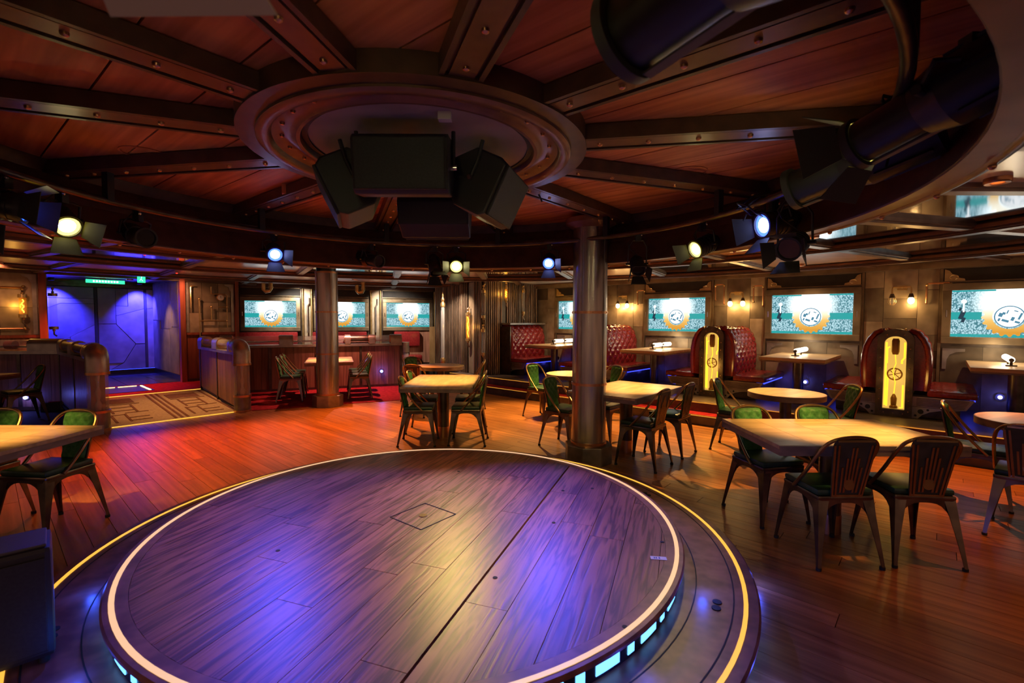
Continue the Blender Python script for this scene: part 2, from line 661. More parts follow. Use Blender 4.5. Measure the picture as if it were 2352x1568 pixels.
for nn in (1.05, 1.12, 1.96, 2.04, 2.12, 2.80):
    ramp_patch(-8.8, -10.95, nn, nn + .035)
for n0 in (1.22, 2.2):
    for (sa, sb, na, nb) in ((-8.95, -9.5, .05, .08), (-8.95, -9.5, .22, .25), (-9.0, -9.03, .22, .5), (-9.2, -9.23, .25, .5), (-9.45, -9.48, .05, .25),
                             (-9.6, -10.2, .1, .13), (-9.6, -10.2, .4, .43), (-9.75, -9.78, .13, .4), (-10.0, -10.03, .13, .4), (-9.55, -9.58, .25, .55),
                             (-10.35, -10.75, .02, .5), (-10.25, -10.28, .02, .55)):
        ramp_patch(sa, sb, n0 + na, n0 + nb)

ent = sroot('floor_entrance')
MB().hexa([Pq(-11.05, .6, 0), Pq(-11.05, 4.2, 0), Pq(-15.3, 4.2, 0), Pq(-15.3, .6, 0)],
          [Pq(-11.05, .6, EZ), Pq(-11.05, 4.2, EZ), Pq(-15.3, 4.2, EZ), Pq(-15.3, .6, EZ)]).build('entrance_slab', 'dark_tile', ent)
MB().hexa([Pq(-11.05, .7, EZ), Pq(-11.05, 4.1, EZ), Pq(-12.6, 4.1, EZ), Pq(-12.6, .7, EZ)],
          [Pq(-11.05, .7, EZ + .006), Pq(-11.05, 4.1, EZ + .006), Pq(-12.6, 4.1, EZ + .006), Pq(-12.6, .7, EZ + .006)]).build('entrance_carpet', 'red_carpet', ent)
tile_me = MB().box((0, 0, .003), (.585, .585, .008)).mesh('floor_tile', 'dark_tile')
for i in range(4):
    for j in range(4):
        p = P(-12.92 - .6 * i, 1.1 + .6 * j, EZ)
        link('floor_tile', tile_me, ent, p, -A)
lp = thing('floor_light_panel', 'dark glass floor panel edged with glowing yellow strips before the entrance doors', 'floor light', P(-11.95, 1.6, EZ + .006), -A)
MB().box((0, 0, .004), (1.0, 1.25, .008)).build('glass_plate', 'dark_tile', lp)
for (x, y, sx, sy) in ((-.42, -.35, .035, .30), (-.42, .0, .035, .30), (-.42, .35, .035, .30), (-.2, .57, .40, .035), (.25, .57, .36, .035), (-.05, -.57, .8, .035)):
    MB().box((x, y, .011), (sx, sy, .008)).build('light_strip', 'led_yellow', lp)

# ------------------------------------------------------------------ raised platform along the booth wall
pf = sroot('floor_platform')
S0, S1 = -8.6, 5.0


def slab(s0, s1, n0, n1, z0, z1, name, mat, parent):
    MBo = MB().hexa([Pq(s0, n0, z0), Pq(s1, n0, z0), Pq(s1, n1, z0), Pq(s0, n1, z0)], [Pq(s0, n0, z1), Pq(s1, n0, z1), Pq(s1, n1, z1), Pq(s0, n1, z1)])
    return MBo.build(name, mat, parent)


slab(S0, S1, 7.10, 7.42, -.01, .142, 'lower_riser', 'riser_steel', pf)
slab(S0, S1, 7.085, 7.42, .142, .15, 'lower_tread', 'red_carpet', pf)
slab(S0, S1, 7.38, 9.6, -.01, .292, 'upper_riser', 'riser_steel', pf)
slab(S0, S1, 7.365, 9.6, .292, .30, 'upper_tread', 'platform_floor', pf)
slab(S0, S1, 7.075, 7.105, .136, .154, 'step_nosing', 'brass', pf)
slab(S0, S1, 7.355, 7.385, .286, .304, 'step_nosing', 'brass', pf)
slab(S0, S1, 7.068, 7.077, .142, .148, 'step_light', 'led_amber', pf)
slab(S0, S1, 7.348, 7.357, .292, .298, 'step_light', 'led_amber', pf)

# ------------------------------------------------------------------ round stage
st = thing('round_stage', 'round two-tier wooden stage with glowing rims in the middle of the floor', 'stage', (CX, CY, 0))
Z2, Z1 = .165, .27
MB().lathe([(1.40, 0), (1.945, 0), (1.945, .13), (1.965, .135), (1.985, .145), (1.985, .156), (1.975, Z2), (1.40, Z2)], 128).build('lower_step', 'stage_rim_wood', st, True)
MB().lathe([(1.909, Z2 - .002), (1.929, Z2 - .002), (1.929, Z2 + .003), (1.909, Z2 + .003)], 128).build('lower_light_ring', 'led_gold', st, True)
MB().lathe([(1.862, Z2 - .002), (1.869, Z2 - .002), (1.869, Z2 + .001), (1.862, Z2 + .001)], 128).build('lower_joint', 'seam_dark', st, True)
MB().lathe([(1.683, Z2 - .002), (1.689, Z2 - .002), (1.689, Z2 + .001), (1.683, Z2 + .001)], 128).build('lower_joint', 'seam_dark', st, True)
MB().lathe([(0.0, Z2), (1.60, Z2), (1.60, .245), (0.0, .245)], 128).build('dais_drum', 'black_gloss', st, True)
MB().lathe([(1.525, .243), (1.60, .243), (1.615, .243), (1.626, .250), (1.626, .262), (1.618, Z1), (1.525, Z1)], 128).build('dais_rim', 'stage_rim_wood', st, True)
MB().lathe([(1.574, Z1 - .002), (1.596, Z1 - .002), (1.596, Z1 + .003), (1.574, Z1 + .003)], 128).build('upper_light_ring', 'led_cream', st, True)


def arc_slot(r, span, z0, z1):
    n = 8
    b, t = [], []
    m = MB()
    inner = [(r - .004) for _ in range(n + 1)]
    rows = []
    for z in (z0, z1):
        rows.append([((r + .003) * cos(-span / 2 + span * i / n), (r + .003) * sin(-span / 2 + span * i / n), z) for i in range(n + 1)])
    back = [[((r - .006) * cos(-span / 2 + span * i / n), (r - .006) * sin(-span / 2 + span * i / n), z) for i in range(n + 1)] for z in (z0, z1)]
    poly_f = rows[0] + rows[1][::-1]
    poly_b = back[0] + back[1][::-1]
    return m.hexa(poly_b, poly_f)


for r, cnt, z0, z1 in ((1.60, 34, .182, .226), (1.945, 40, .04, .10)):
    per = 2 * pi / cnt
    lg = arc_slot(r, per * .46, z0, z1).mesh('light_slot', 'led_cyan')
    sh = arc_slot(r, per * .15, z0, z1).mesh('light_slot', 'led_cyan')
    for i in range(cnt):
        a = i * per
        for me, off in ((lg, 0), (sh, per * .5)):
            x, y = CX + r * cos(a + off), CY + r * sin(a + off)
            facing = (-x) * cos(a + off) + (-y) * sin(a + off)
            if facing > -.6:
                link('light_slot', me, st, (0, 0, 0), a + off)
# blue glow of the slots
for a in (-25, -50, -75, -100, -130, -155, 175):
    point((1.72 * cos(radians(a)), 1.72 * sin(radians(a)), .215), (.03, .09, 1), .7, .02, st)
for a in (-10, -35, -60):
    point((2.06 * cos(radians(a)), 2.06 * sin(radians(a)), .09), (.06, .10, 1), 1.6, .02, st)

# dais planks, cut to the circle
DA = radians(70.4)
dx, dy = Vector((cos(DA), sin(DA))), Vector((-sin(DA), cos(DA)))
circ = [(1.524 * cos(2 * pi * i / 72), 1.524 * sin(2 * pi * i / 72)) for i in range(72)]
# seam offset: the long joint lies to the right of the middle
seam = Vector((0.055, 2.865)) - Vector((CX, CY))
s_off = seam.dot(dy)
edges = [s_off - .205 * k for k in range(9)][::-1] + [s_off + .012 + .205 * k for k in range(0, 12)]
strips = [(s_off - .205 * (k + 1), s_off - .205 * k) for k in range(9)] + [(s_off + .010 + .205 * k, s_off + .010 + .205 * (k + 1)) for k in range(14)]
for a, b in strips:
    x = -1.7 - random.random() * 1.3
    while x < 1.6:
        x2 = x + 1.5
        g = .0015
        quad = [dx * (x + g) + dy * (a + g), dx * (x2 - g) + dy * (a + g), dx * (x2 - g) + dy * (b - g), dx * (x + g) + dy * (b - g)]
        poly = convex_clip([(q.x, q.y) for q in quad], circ)
        if len(poly) >= 3 and area(poly) > .004:
            loc = [(q[0] * dx.x + q[1] * dx.y, q[0] * dy.x + q[1] * dy.y) for q in poly]
            o = MB().prism(loc, .245, Z1 - .001).build('stage_plank', 'stage_wood', st)
            o.rotation_euler.z = DA
        x = x2
hp = Vector((-.58, 3.08)) - Vector((CX, CY))
hm = MB()
for i, (q0, q1) in enumerate((((-.15, -.15), (.15, -.15)), ((.15, -.15), (.15, .15)), ((.15, .15), (-.15, .15)), ((-.15, .15), (-.15, -.15)))):
    hm.bar((q0[0], q0[1], Z1), (q1[0], q1[1], Z1), .006, .004)
o = hm.build('hatch_joint', 'seam_dark', st)
o.location = (hp.x, hp.y, 0)
o.rotation_euler.z = radians(52)
o = MB().lathe([(0, Z1), (.026, Z1), (.026, Z1 + .003), (0, Z1 + .003)], 16).build('hatch_ring', 'chrome', st)
o.location = (hp.x, hp.y, 0)
screw = MB().lathe([(0, 0), (.012, 0), (.012, .002), (0, .002)], 10).mesh('screw', 'rubber')
for px, py in ((-.08, 2.33), (.27, 2.98), (.39, 3.55), (.48, 1.95), (.88, 2.72), (.62, 3.6), (-.45, 4.0), (-1.3, 2.6)):
    link('screw', screw, st, (px - CX, py - CY, Z1 - .001))
plug = MB().lathe([(0, 0), (.022, 0), (.022, .004), (0, .004)], 12).mesh('plug', 'rubber')
for ang in (-26.5, -28.3, 21, 22.5, -143, -145, 150, 151.5):
    link('plug', plug, st, (1.79 * cos(radians(ang)), 1.79 * sin(radians(ang)), Z2))
tp = MB().box((0, 0, .001), (.085, .035, .001)).build('tape_label', 'white_tape', st)
tp.location = (.80 - CX, 2.53 - CY, Z1)
tp.rotation_euler.z = radians(-8)
tm = MB()
for x in (-.022, -.012, .004):
    tm.box((x, 0, .0021), (.006, .017, .0004))
tm.build('tape_marks', 'blue_ink', tp)
# ------------------------------------------------------------------ ceiling dome
ZC = 2.70
dome = sroot('ceiling_dome', (CX, CY, 0))
MB().lathe([(.5, ZC + .015), (2.98, ZC + .015), (2.98, ZC + .06), (.5, ZC + .06)], 96).build('dome_backing', 'seam_dark', dome)
# conical skirt of the dome, hanging below the outer ceiling
MB().lathe([(2.60, 2.18), (2.60, 2.172), (2.69, 2.172), (2.69, 2.19), (2.66, 2.20), (2.97, ZC + .05), (2.92, ZC + .05)], 128).build('ring_wall', 'beam_brown', dome, True)
MB().lathe([(2.605, 2.165), (2.695, 2.165), (2.695, 2.174), (2.605, 2.174)], 128).build('ring_soffit', 'ring_bronze', dome, True)
prof = [(2.722 + .034 * cos(t), 2.19 + .034 * sin(t)) for t in [2 * pi * k / 12 for k in range(12)]]
MB().lathe(prof, 160).build('ring_trim', 'beam_flange', dome, True)
MB().lathe([(2.73, 2.20), (2.785, 2.20), (2.785, 2.49), (2.73, 2.49)], 128).build('ring_outer_face', 'beam_brown', dome, True)
bolt_s = MB().ball((0, 0, 0), .014, seg=8, rings=6).mesh('bolt', 'copper', True)
for k in range(36):
    t = 2 * pi * (k + .3) / 36
    if sin(t) > -.5:
        link('bolt', bolt_s, dome, (2.722 * cos(t), 2.722 * sin(t), 2.155))
MB().lathe([(2.86, ZC - .10), (2.91, ZC - .10), (2.91, ZC + .01), (2.80, ZC + .01), (2.80, ZC - .012)], 96).build('dome_cornice', 'beam_brown', dome, True)
bolt = MB().lathe([(0, -.016), (.008, -.015), (.014, -.010), (.016, 0), (0, 0)], 10).mesh('bolt', 'copper', True)

SP0 = radians(20)
spoke = MB()
spoke.box((1.88, 0, ZC - .035), (1.96, .155, .075))
spoke_me = spoke.mesh('ceiling_beam', 'beam_brown')
fm = MB()
fm.box((1.88, 0, ZC - .080), (1.96, .115, .014))
flange_me = fm.mesh('beam_flange', 'beam_flange')
lm = MB()
for y in (-.088, .088):
    lm.box((1.88, y, ZC - .050), (1.96, .024, .085))
lip_me = lm.mesh('beam_lip', 'beam_brown')
ZR = ZC - .087
for k in range(12):
    t = SP0 + k * pi / 6
    b = link('ceiling_beam', spoke_me, dome, (0, 0, 0), t)
    link('beam_flange', flange_me, b)
    link('beam_lip', lip_me, b)
    for r in (1.12, 1.40, 1.68, 1.96, 2.24, 2.52, 2.76):
        link('bolt', bolt, b, (r, 0, ZR))
# planks of each wedge
CA = radians(-39)
cdx, cdy = Vector((cos(CA), sin(CA))), Vector((-sin(CA), cos(CA)))
for k in range(12):
    t0, t1 = SP0 + k * pi / 6, SP0 + (k + 1) * pi / 6
    reg = []
    for r, ts in ((.90, (t0, t1)), (2.92, (t1, (t0 + t1) / 2, t0))):
        for t in ts:
            reg.append((r * cos(t), r * sin(t)))
    if sum(reg[i - 1][0] * reg[i][1] - reg[i][0] * reg[i - 1][1] for i in range(len(reg))) < 0:
        reg = reg[::-1]
    # wedge is convex enough: inner chord replaced by a straight edge
    w = .37
    j = -9
    while j < 9:
        a, b = j * w + .005, (j + 1) * w - .005
        quad = [cdx * -3.2 + cdy * a, cdx * 3.2 + cdy * a, cdx * 3.2 + cdy * b, cdx * -3.2 + cdy * b]
        poly = convex_clip([(q.x, q.y) for q in quad], reg)
        if len(poly) >= 3 and area(poly) > .004:
            mid = Vector((sum(q[0] for q in poly) / len(poly), sum(q[1] for q in poly) / len(poly)))
            loc = [(q[0] * cdx.x + q[1] * cdx.y, q[0] * cdy.x + q[1] * cdy.y) for q in poly]
            o = MB().prism(loc, ZC, ZC + .014).build('ceiling_plank', 'ceiling_wood', dome)
            o.rotation_euler.z = CA
        j += 1
# inner collar behind the central ring
MB().lathe([(.90, ZC - .10), (1.04, ZC - .10), (1.04, ZC + .01), (.90, ZC + .01)], 96).build('inner_collar', 'beam_brown', dome, True)
# flush round speaker covers and a small hatch in the planks
for (x, y, r) in ((1.45 - CX - .1, 3.72 - CY, .14), (-3.0 - CX + .45, 3.35 - CY, .14)):
    o = MB().lathe([(r - .014, ZC - .006), (r, ZC - .006), (r, ZC + .004), (r - .014, ZC + .004)], 40).build('speaker_cover', 'ceiling_wood', dome, True)
    o.location = (x, y, 0)

MB().box((-1.62 - CX - .25, 4.15 - CY + .05, ZC - .04), (.24, .16, .08), .4).build('junction_box', 'ceiling_wood', dome)
MB().tube([(.10 - CX + .05, 4.05 - CY, ZC), (.10 - CX + .05, 4.05 - CY, ZC - .05), (.16 - CX, 4.0 - CY, ZC - .07), (.2 - CX, 4.05 - CY, ZC - .05), (.25 - CX, 4.1 - CY, ZC - .14)], .008, 6).build('ceiling_hook', 'black_paint', dome, True)
# ------------------------------------------------------------------ central ring with its plate
cr = thing('ceiling_ring', 'riveted bronze ring round a grey plate in the middle of the ceiling', 'ceiling ring', (CX, CY, 0))
MB().lathe([(.705, 2.69), (.705, 2.625), (.715, 2.612), (.735, 2.610), (.75, 2.622), (.78, 2.630), (.83, 2.628), (.862, 2.612), (.872, 2.588), (.885, 2.578), (.925, 2.578), (.943, 2.588), (.945, 2.69)], 128).build('ring_body', 'ring_bronze', cr, True)
MB().lathe([(.0, 2.652), (.72, 2.652), (.72, 2.68), (.0, 2.68)], 64).build('centre_plate', 'grey_plaster', cr)
MB().lathe([(.672, 2.642), (.71, 2.642), (.71, 2.655), (.672, 2.655)], 96).build('plate_groove', 'dark_slot', cr, True)
rb = MB().lathe([(0, -.014), (.009, -.012), (.014, 0), (0, 0)], 10).mesh('rivet', 'copper', True)
for k in range(26):
    t = 2 * pi * (k + .4) / 26
    link('rivet', rb, cr, (.812 * cos(t), .812 * sin(t), 2.629))
MB().box((.22, -.52, 2.632), (.07, .05, .04)).build('sensor_box', 'white_panel', cr)

# ------------------------------------------------------------------ outer ceiling
ZO = 2.43
oc = sroot('ceiling', (CX, CY, 0))
MB().lathe([(2.77, ZO + .02), (14.5, ZO + .02), (14.5, ZO + .08), (2.77, ZO + .08)], 96, a0=radians(-60), a1=radians(235)).build('ceiling_slab', 'beam_brown', oc)
RB = [2.80, 4.95, 6.9, 8.9, 11.2]
ZB = 2.365


def arcbar(r0, r1, z0, z1, a0, a1, seg):
    return MB().lathe([(r0, z0), (r1, z0), (r1, z1), (r0, z1)], seg, a0=radians(a0), a1=radians(a1))


for r in RB[1:4]:
    arcbar(r - .085, r + .085, ZB, ZO + .03, -50, 232, 96).build('ring_beam', 'beam_brown', oc, True)
    arcbar(r - .055, r + .055, ZB - .012, ZB + .002, -50, 232, 96).build('ring_beam_flange', 'beam_flange', oc, True)
    for e in (-.10, .10):
        arcbar(r + e - .012, r + e + .012, ZB + .02, ZB + .05, -50, 232, 96).build('ring_beam_bead', 'ring_bronze', oc, True)

CELL = 15
kinds = {
    0: {},
    1: {},
    2: {},
}
random.seed(21)
for bi in range(4):
    r0, r1 = RB[bi], RB[bi + 1]
    step = CELL if bi < 2 else CELL / 1.5
    a = -45.0
    idx = 0
    while a < 225:
        mid = a + step / 2
        # radial beam on the cell's edge
        t = radians(a)
        zb = ZB + .035
        m = MB()
        for off in (-.055, .055):
            c, s_ = cos(t), sin(t)
            m.bar((r0 * c - off * s_, r0 * s_ + off * c, (zb + ZO) / 2), (r1 * c - off * s_, r1 * s_ + off * c, (zb + ZO) / 2), .035, ZO - zb)
        m.bar((r0 * cos(t), r0 * sin(t), ZO - .035), (r1 * cos(t), r1 * sin(t), ZO - .035), .10, .03)
        m.build('radial_beam', 'pewter' if bi < 2 else 'beam_flange', oc)
        # panel material by where it is
        if bi == 0:
            mat = 'white_panel' if mid < 0 else ('mirror' if mid < 36 or 55 < mid < 66 or 100 < mid < 126 or 170 < mid else 'warm_panel')
        elif bi == 1:
            mat = 'mirror' if idx % 2 == 0 else 'warm_panel'
        else:
            mat = 'white_panel' if 70 < mid < 140 else 'warm_panel'
        if 80 < mid < 130 and bi == 1:
            mat = 'white_panel' if idx % 2 else 'mirror'
        arcbar(r0 + .02, r1 - .02, ZO, ZO + .03, a + .5, a + step - .5, 8).build('ceiling_panel', mat, oc)
        a += step
        idx += 1
# ------------------------------------------------------------------ walls
WN = 9.35


def patch(parent, x0, x1, z0, z1, y, cols, mat, seed, minh=.22, maxh=.75, depth=.012):
    """sheet-metal panels, each its own piece, riveted side by side"""
    rnd = random.Random(seed)
    x = x0
    for w in cols:
        z = z0
        while z < z1 - .02:
            h = rnd.uniform(minh, maxh)
            if z1 - (z + h) < minh:
                h = z1 - z
            d = depth + rnd.uniform(0, .008)
            MB().box((x + w / 2, y - d / 2, z + h / 2), (w - .006, d, h - .006)).build('panel', mat, parent)
            z += h
        x += w


wr = sroot('wall_right', P(0, WN), -A)
MB().box((-1.4, .09, 1.25), (13.0, .15, 2.5)).build('wall_slab', 'gunmetal', wr)
BAYS = [.68 - 2.32 * k for k in range(-1, 4)]
MB().box((-1.4, -.05, 2.375), (13.0, .16, .10)).build('cornice', 'bronze_frame', wr)
MB().box((-1.4, -.075, 2.435), (13.0, .22, .05)).build('cornice_top', 'beam_brown', wr)
for i, b in enumerate(BAYS):
    # pilaster to the left of the bay
    if b - 1.16 > -7.5:
        patch(wr, b - 1.16 - .44, b - 1.16 + .44, .3, 2.33, .02, (.24, .40, .24), 'bronze_panel', 40 + i)
        for x in (b - 1.16 - .46, b - 1.16 + .46):
            MB().box((x, -.012, 1.31), (.035, .05, 2.03)).build('pilaster_strip', 'bronze_frame', wr)
    patch(wr, b - .68, b + .68, .3, 1.2, .02, (.44, .48, .44), 'bronze_panel', 60 + i, .4, .9)
    # dark transom above the screen with ornaments in its corners
    MB().box((b, .0, 2.225), (1.36, .03, .20)).build('transom', 'dark_slot', wr)
    for z in (2.325, 2.125):
        MB().box((b, -.02, z), (1.36, .045, .02)).build('transom_rail', 'bronze_frame', wr)
    for sg in (-1, 1):
        m = MB()
        pts = [(0, 0), (.22, 0), (.21, .03), (.15, .045), (.13, .08), (.08, .10), (.05, .15), (0, .17)]
        m.hexa([(b + sg * (.67 - p[0]), -.018, 2.135 + p[1]) for p in pts], [(b + sg * (.67 - p[0]), -.035, 2.135 + p[1]) for p in pts])
        m.tube([(b + sg * (.67 - .10 + .045 * cos(t * .5)), -.04, 2.19 + .03 * sin(t * .5)) for t in range(14)], .006, 6, True)
        m.build('ornament', 'brass', wr)
        # pierced corner bracket under the screen
        q = [(0, 0), (0, -.30), (.045, -.30), (.05, -.16), (.08, -.09), (.15, -.05), (.24, -.04), (.24, 0)]
        MB().hexa([(b + sg * (.66 - p[0]), -.0, 1.17 + p[1]) for p in q], [(b + sg * (.66 - p[0]), -.02, 1.17 + p[1]) for p in q]).build('corner_bracket', 'pewter', wr)

# blue courtesy lights low on the wall between the benches
for b, lab in ((.68, 'round blue lamp low on the wall under the rightmost booth table'), (-1.64, 'round blue lamp low on the wall under the second booth table from the right')):
    t = thing('courtesy_lamp', lab, 'wall lamp', P(b - .05, WN - .012, .52), -A)
    MB().lathe([(.0, 0), (.035, 0), (.05, .012), (.05, .02), (0, .02)], 20).build('bezel', 'gunmetal', t, True).rotation_euler.x = pi / 2
    MB().ball((0, -.012, 0), .026).build('lens', 'led_blue_dot', t, True)
    point((0, -.10, 0), (.10, .12, 1), .9, .02, t)


def tv(root_loc, rz, label, group, person=True):
    t = thing('wall_screen', label, 'screen', root_loc, rz, group)
    hw, z0, z1 = .585, -.33, .33
    m = MB()
    fr = .10
    MB().box((0, -.02, z1 + fr / 2), (2 * hw + 2 * fr, .07, fr), 0).build('frame_top', 'bronze_frame', t, False, .008)
    MB().box((0, -.02, z0 - fr / 2), (2 * hw + 2 * fr, .09, fr), 0).build('frame_bottom', 'bronze_frame', t, False, .008)
    for sg in (-1, 1):
        MB().box((sg * (hw + fr / 2), -.02, 0), (fr, .07, z1 - z0), 0).build('frame_side', 'bronze_frame', t, False, .008)
        MB().cyl((sg * (hw + fr / 2), -.05, -.05), (sg * (hw + fr / 2), -.05, .05), .011, seg=8).build('catch', 'chrome', t, True)
    o = MB().box((0, .0, 0), (2 * hw, .012, z1 - z0)).build('display', 'screen_picture', t)
    # the picture on the screen: teal bands and a golden cog
    for x0, x1, za, zb in ((-hw, -.27, -.085, .02), (.27, hw, -.085, .02)):
        MB().box(((x0 + x1) / 2, -.0075, (za + zb) / 2), (x1 - x0, .001, zb - za)).build('picture_band', 'print_teal', o)
    MB().box((0, -.0075, z0 + .022), (2 * hw, .001, .04)).build('picture_band', 'print_teal', o)
    MB().box((-.36, -.0075, z1 - .012), (.44, .001, .02)).build('picture_band', 'print_teal', o)
    MB().box((.42, -.0075, z1 - .012), (.32, .001, .02)).build('picture_band', 'print_teal', o)
    # cog
    nt_ = 20
    outer, inner = [], []
    cz = -.045
    for i in range(nt_ * 4):
        a = 2 * pi * i / (nt_ * 4)
        r = .275 if i % 4 in (0, 1) else .245
        outer.append((r * cos(a), -.0085, cz + r * sin(a)))
        inner.append((.165 * cos(a), -.0085, cz + .165 * sin(a)))
    k = len(outer)
    g = MB()
    lo = [i for i in range(k)]
    fs = [(i, (i + 1) % k, k + (i + 1) % k, k + i) for i in range(k)]
    g.add(outer + inner, fs)
    g.build('picture_cog', 'gear_gold', o)
    g = MB()
    g.add([(.15 * cos(2 * pi * i / 32), -.008, cz + .15 * sin(2 * pi * i / 32)) for i in range(32)], [tuple(range(32))])
    g.build('picture_dial', 'gear_white', o)
    g = MB()
    arc = [radians(15 * i) for i in range(25)]
    g.add([(.150 * cos(t_), -.0088, cz + .150 * sin(t_)) for t_ in arc] + [(.138 * cos(t_), -.0088, cz + .138 * sin(t_)) for t_ in arc], [(i, i + 1, 26 + i, 25 + i) for i in range(24)])
    for (x, z, w_, h_) in ((-.085, -.02, .04, .05), (-.055, .0, .03, .03), (-.04, -.10, .07, .03), (.03, -.075, .03, .05), (.075, -.12, .05, .025), (.10, -.04, .02, .09), (.06, .03, .04, .012), (-.02, .02, .012, .05), (-.10, -.085, .02, .04)):
        g.box((x, -.0088, z), (w_, .0006, h_), ry=.35)
    g.build('picture_mark', 'print_blue', o)
    if person:
        g = MB()
        for (x, z, w, h) in ((-.47, -.02, .05, .12), (-.455, -.09, .035, .07), (-.49, .06, .03, .04)):
            g.box((x, -.009, z), (w, .001, h), ry=.3)
        g.build('picture_mark', 'print_dark', o)
        g = MB()
        g.box((-.455, -.0095, .09), (.02, .001, .14))
        g.add([(-.455 + .032 * cos(2 * pi * i / 14), -.0096, .17 + .032 * sin(2 * pi * i / 14)) for i in range(14)], [tuple(range(14))])
        g.build('picture_mark', 'gear_white', o)
    return t


SCR_G = 'wall screens with a golden cog picture'
for b, lab in zip(BAYS, ('lit wall screen beyond the right edge of the picture', 'lit wall screen at the right edge, cut off by the picture frame', 'lit wall screen above the second booth table from the right',
                         'lit wall screen above the booth table just right of the big column', 'lit wall screen half hidden behind the big column')):
    if b < 2:
        tv(P(b, WN - .03, 1.67), -A, lab, SCR_G)


# ------------------------------------------------------------------ wall sconces
def sconce(s, z, label, lit=(True, True)):
    t = thing('wall_sconce', label, 'wall lamp', P(s, WN - .02, z), -A, 'twin-bulb wall lamps on the pilasters')
    MB().box((0, -.015, .20), (.12, .03, .07), 0).build('back_plate', 'brass', t, False, .006)
    MB().tube([(-.11, -.10, .10), (-.11, -.10, .18), (-.10, -.08, .21), (.10, -.08, .21), (.11, -.10, .18), (.11, -.10, .10)], .011, 8).build('arm', 'brass', t, True)
    MB().tube([(0, -.02, .20), (0, -.08, .21)], .011, 8).build('arm', 'brass', t, True)
    for sg, on in zip((-1, 1), lit):
        MB().cyl((sg * .11, -.10, .11), (sg * .11, -.10, .05), .022, .038, 14).build('socket', 'gunmetal', t, True)
        if on:
            MB().ball((sg * .11, -.10, 0.005), .042, 1, 1, 1.25).build('bulb', 'bulb_warm', t, True)
            point((sg * .11, -.13, -.03), (1, .58, .20), 9.0, .04, t)
        else:
            MB().ball((sg * .11, -.10, 0.005), .036, 1, 1, 1.25).build('bulb', 'tube_glass', t, True)
            m = MB()
            for k in range(6):
                a = 2 * pi * k / 6
                m.tube([(sg * .11 + .04 * cos(a), -.10 + .04 * sin(a), .05), (sg * .11 + .048 * cos(a), -.10 + .048 * sin(a), -.02), (sg * .11 + .02 * cos(a), -.10 + .02 * sin(a), -.06)], .003, 5)
            m.build('cage', 'brass', t, True)


sconce(-.46, 1.86, 'brass wall lamp with one bulb lit and one unlit above the rightmost amber panel', (False, True))
sconce(-2.80, 1.86, 'twin lit brass wall lamp above the middle red booth', (True, True))
sconce(-5.12, 1.86, 'twin lit brass wall lamp just right of the big column', (True, True))

# small ornamental pipe loops on the pilasters
for s, z, dxx, lab in ((-.05, 1.98, .13, 'copper pipe loop on the wall beside the rightmost screen'), (-2.45, 2.05, .08, 'short copper pipe bend on the wall right of the middle wall lamp'),
                       (-3.12, 2.1, .08, 'little copper pipe hook on the wall left of the middle wall lamp'), (-4.72, 2.05, .08, 'short copper pipe bend on the wall right of the column')):
    t = thing('wall_pipe', lab, 'pipe', P(s, WN - .02, z), -A)
    MB().tube([(-dxx, 0, -.16), (-dxx, -.03, -.15), (-dxx, -.04, .10), (-dxx + .02, -.04, .13), (dxx - .02, -.04, .13), (dxx, -.04, .10), (dxx, -.04, -.22), (dxx, 0, -.24)], .013, 8).build('pipe_run', 'copper', t, True)
    for p in ((-dxx, -.04, .11), (dxx, -.04, .11)):
        MB().ball(p, .021, seg=10, rings=6).build('elbow', 'brass', t, True)

# ------------------------------------------------------------------ corner clad with pipes
wc = sroot('wall_corner')
cor = [(-2.25, 13.75), (-1.95, 12.45), (-.66, 10.72), (.62, 11.98), (1.2, 12.5), (-.6, 14.2)]
MB().prism(cor, 0, 2.5).build('corner_core', 'gunmetal', wc)
pipe_tall = MB().cyl((0, 0, .3), (0, 0, 2.42), .022, seg=10).mesh('pipe', 'pipe_metal', True)
pipe_fat = MB().cyl((0, 0, .3), (0, 0, 2.42), .034, seg=12).mesh('pipe', 'pipe_metal', True)
a, b = Vector((-1.95, 12.45)), Vector((-.66, 10.72))
d = (b - a).normalized()
nrm = Vector((-d.y, d.x)) * -1
nrm = nrm if nrm.y < 0 else -nrm
for k in range(26):
    f = k / 25
    if .72 < f < .88:
        continue
    q = a.lerp(b, f * .97 + .01) + nrm * .03
    link('pipe', pipe_fat if k % 5 == 0 else pipe_tall, wc, (q.x, q.y, 0))
q = a.lerp(b, .81) + nrm * .02
MB().box((q.x, q.y, 1.36), (.26, .03, 2.1), rz=atan2(d.y, d.x)).build('flat_plate', 'bronze_panel', wc)
a2, b2 = Vector((-.66, 10.72)), Vector((.62, 11.98))
d2 = (b2 - a2).normalized()
nr2 = Vector((d2.y, -d2.x))
for k in range(28):
    f = k / 27
    if .30 < f < .38 or .62 < f < .70:
        continue
    q = a2.lerp(b2, .02 + f * .95) + nr2 * .03
    link('pipe', pipe_fat if k % 6 == 0 else pipe_tall, wc, (q.x, q.y, 0))
for f in (.34, .66):
    q = a2.lerp(b2, f) + nr2 * .015
    MB().box((q.x, q.y, 1.36), (.15, .02, 2.1), rz=atan2(d2.y, d2.x)).build('flat_plate', 'bronze_panel', wc)


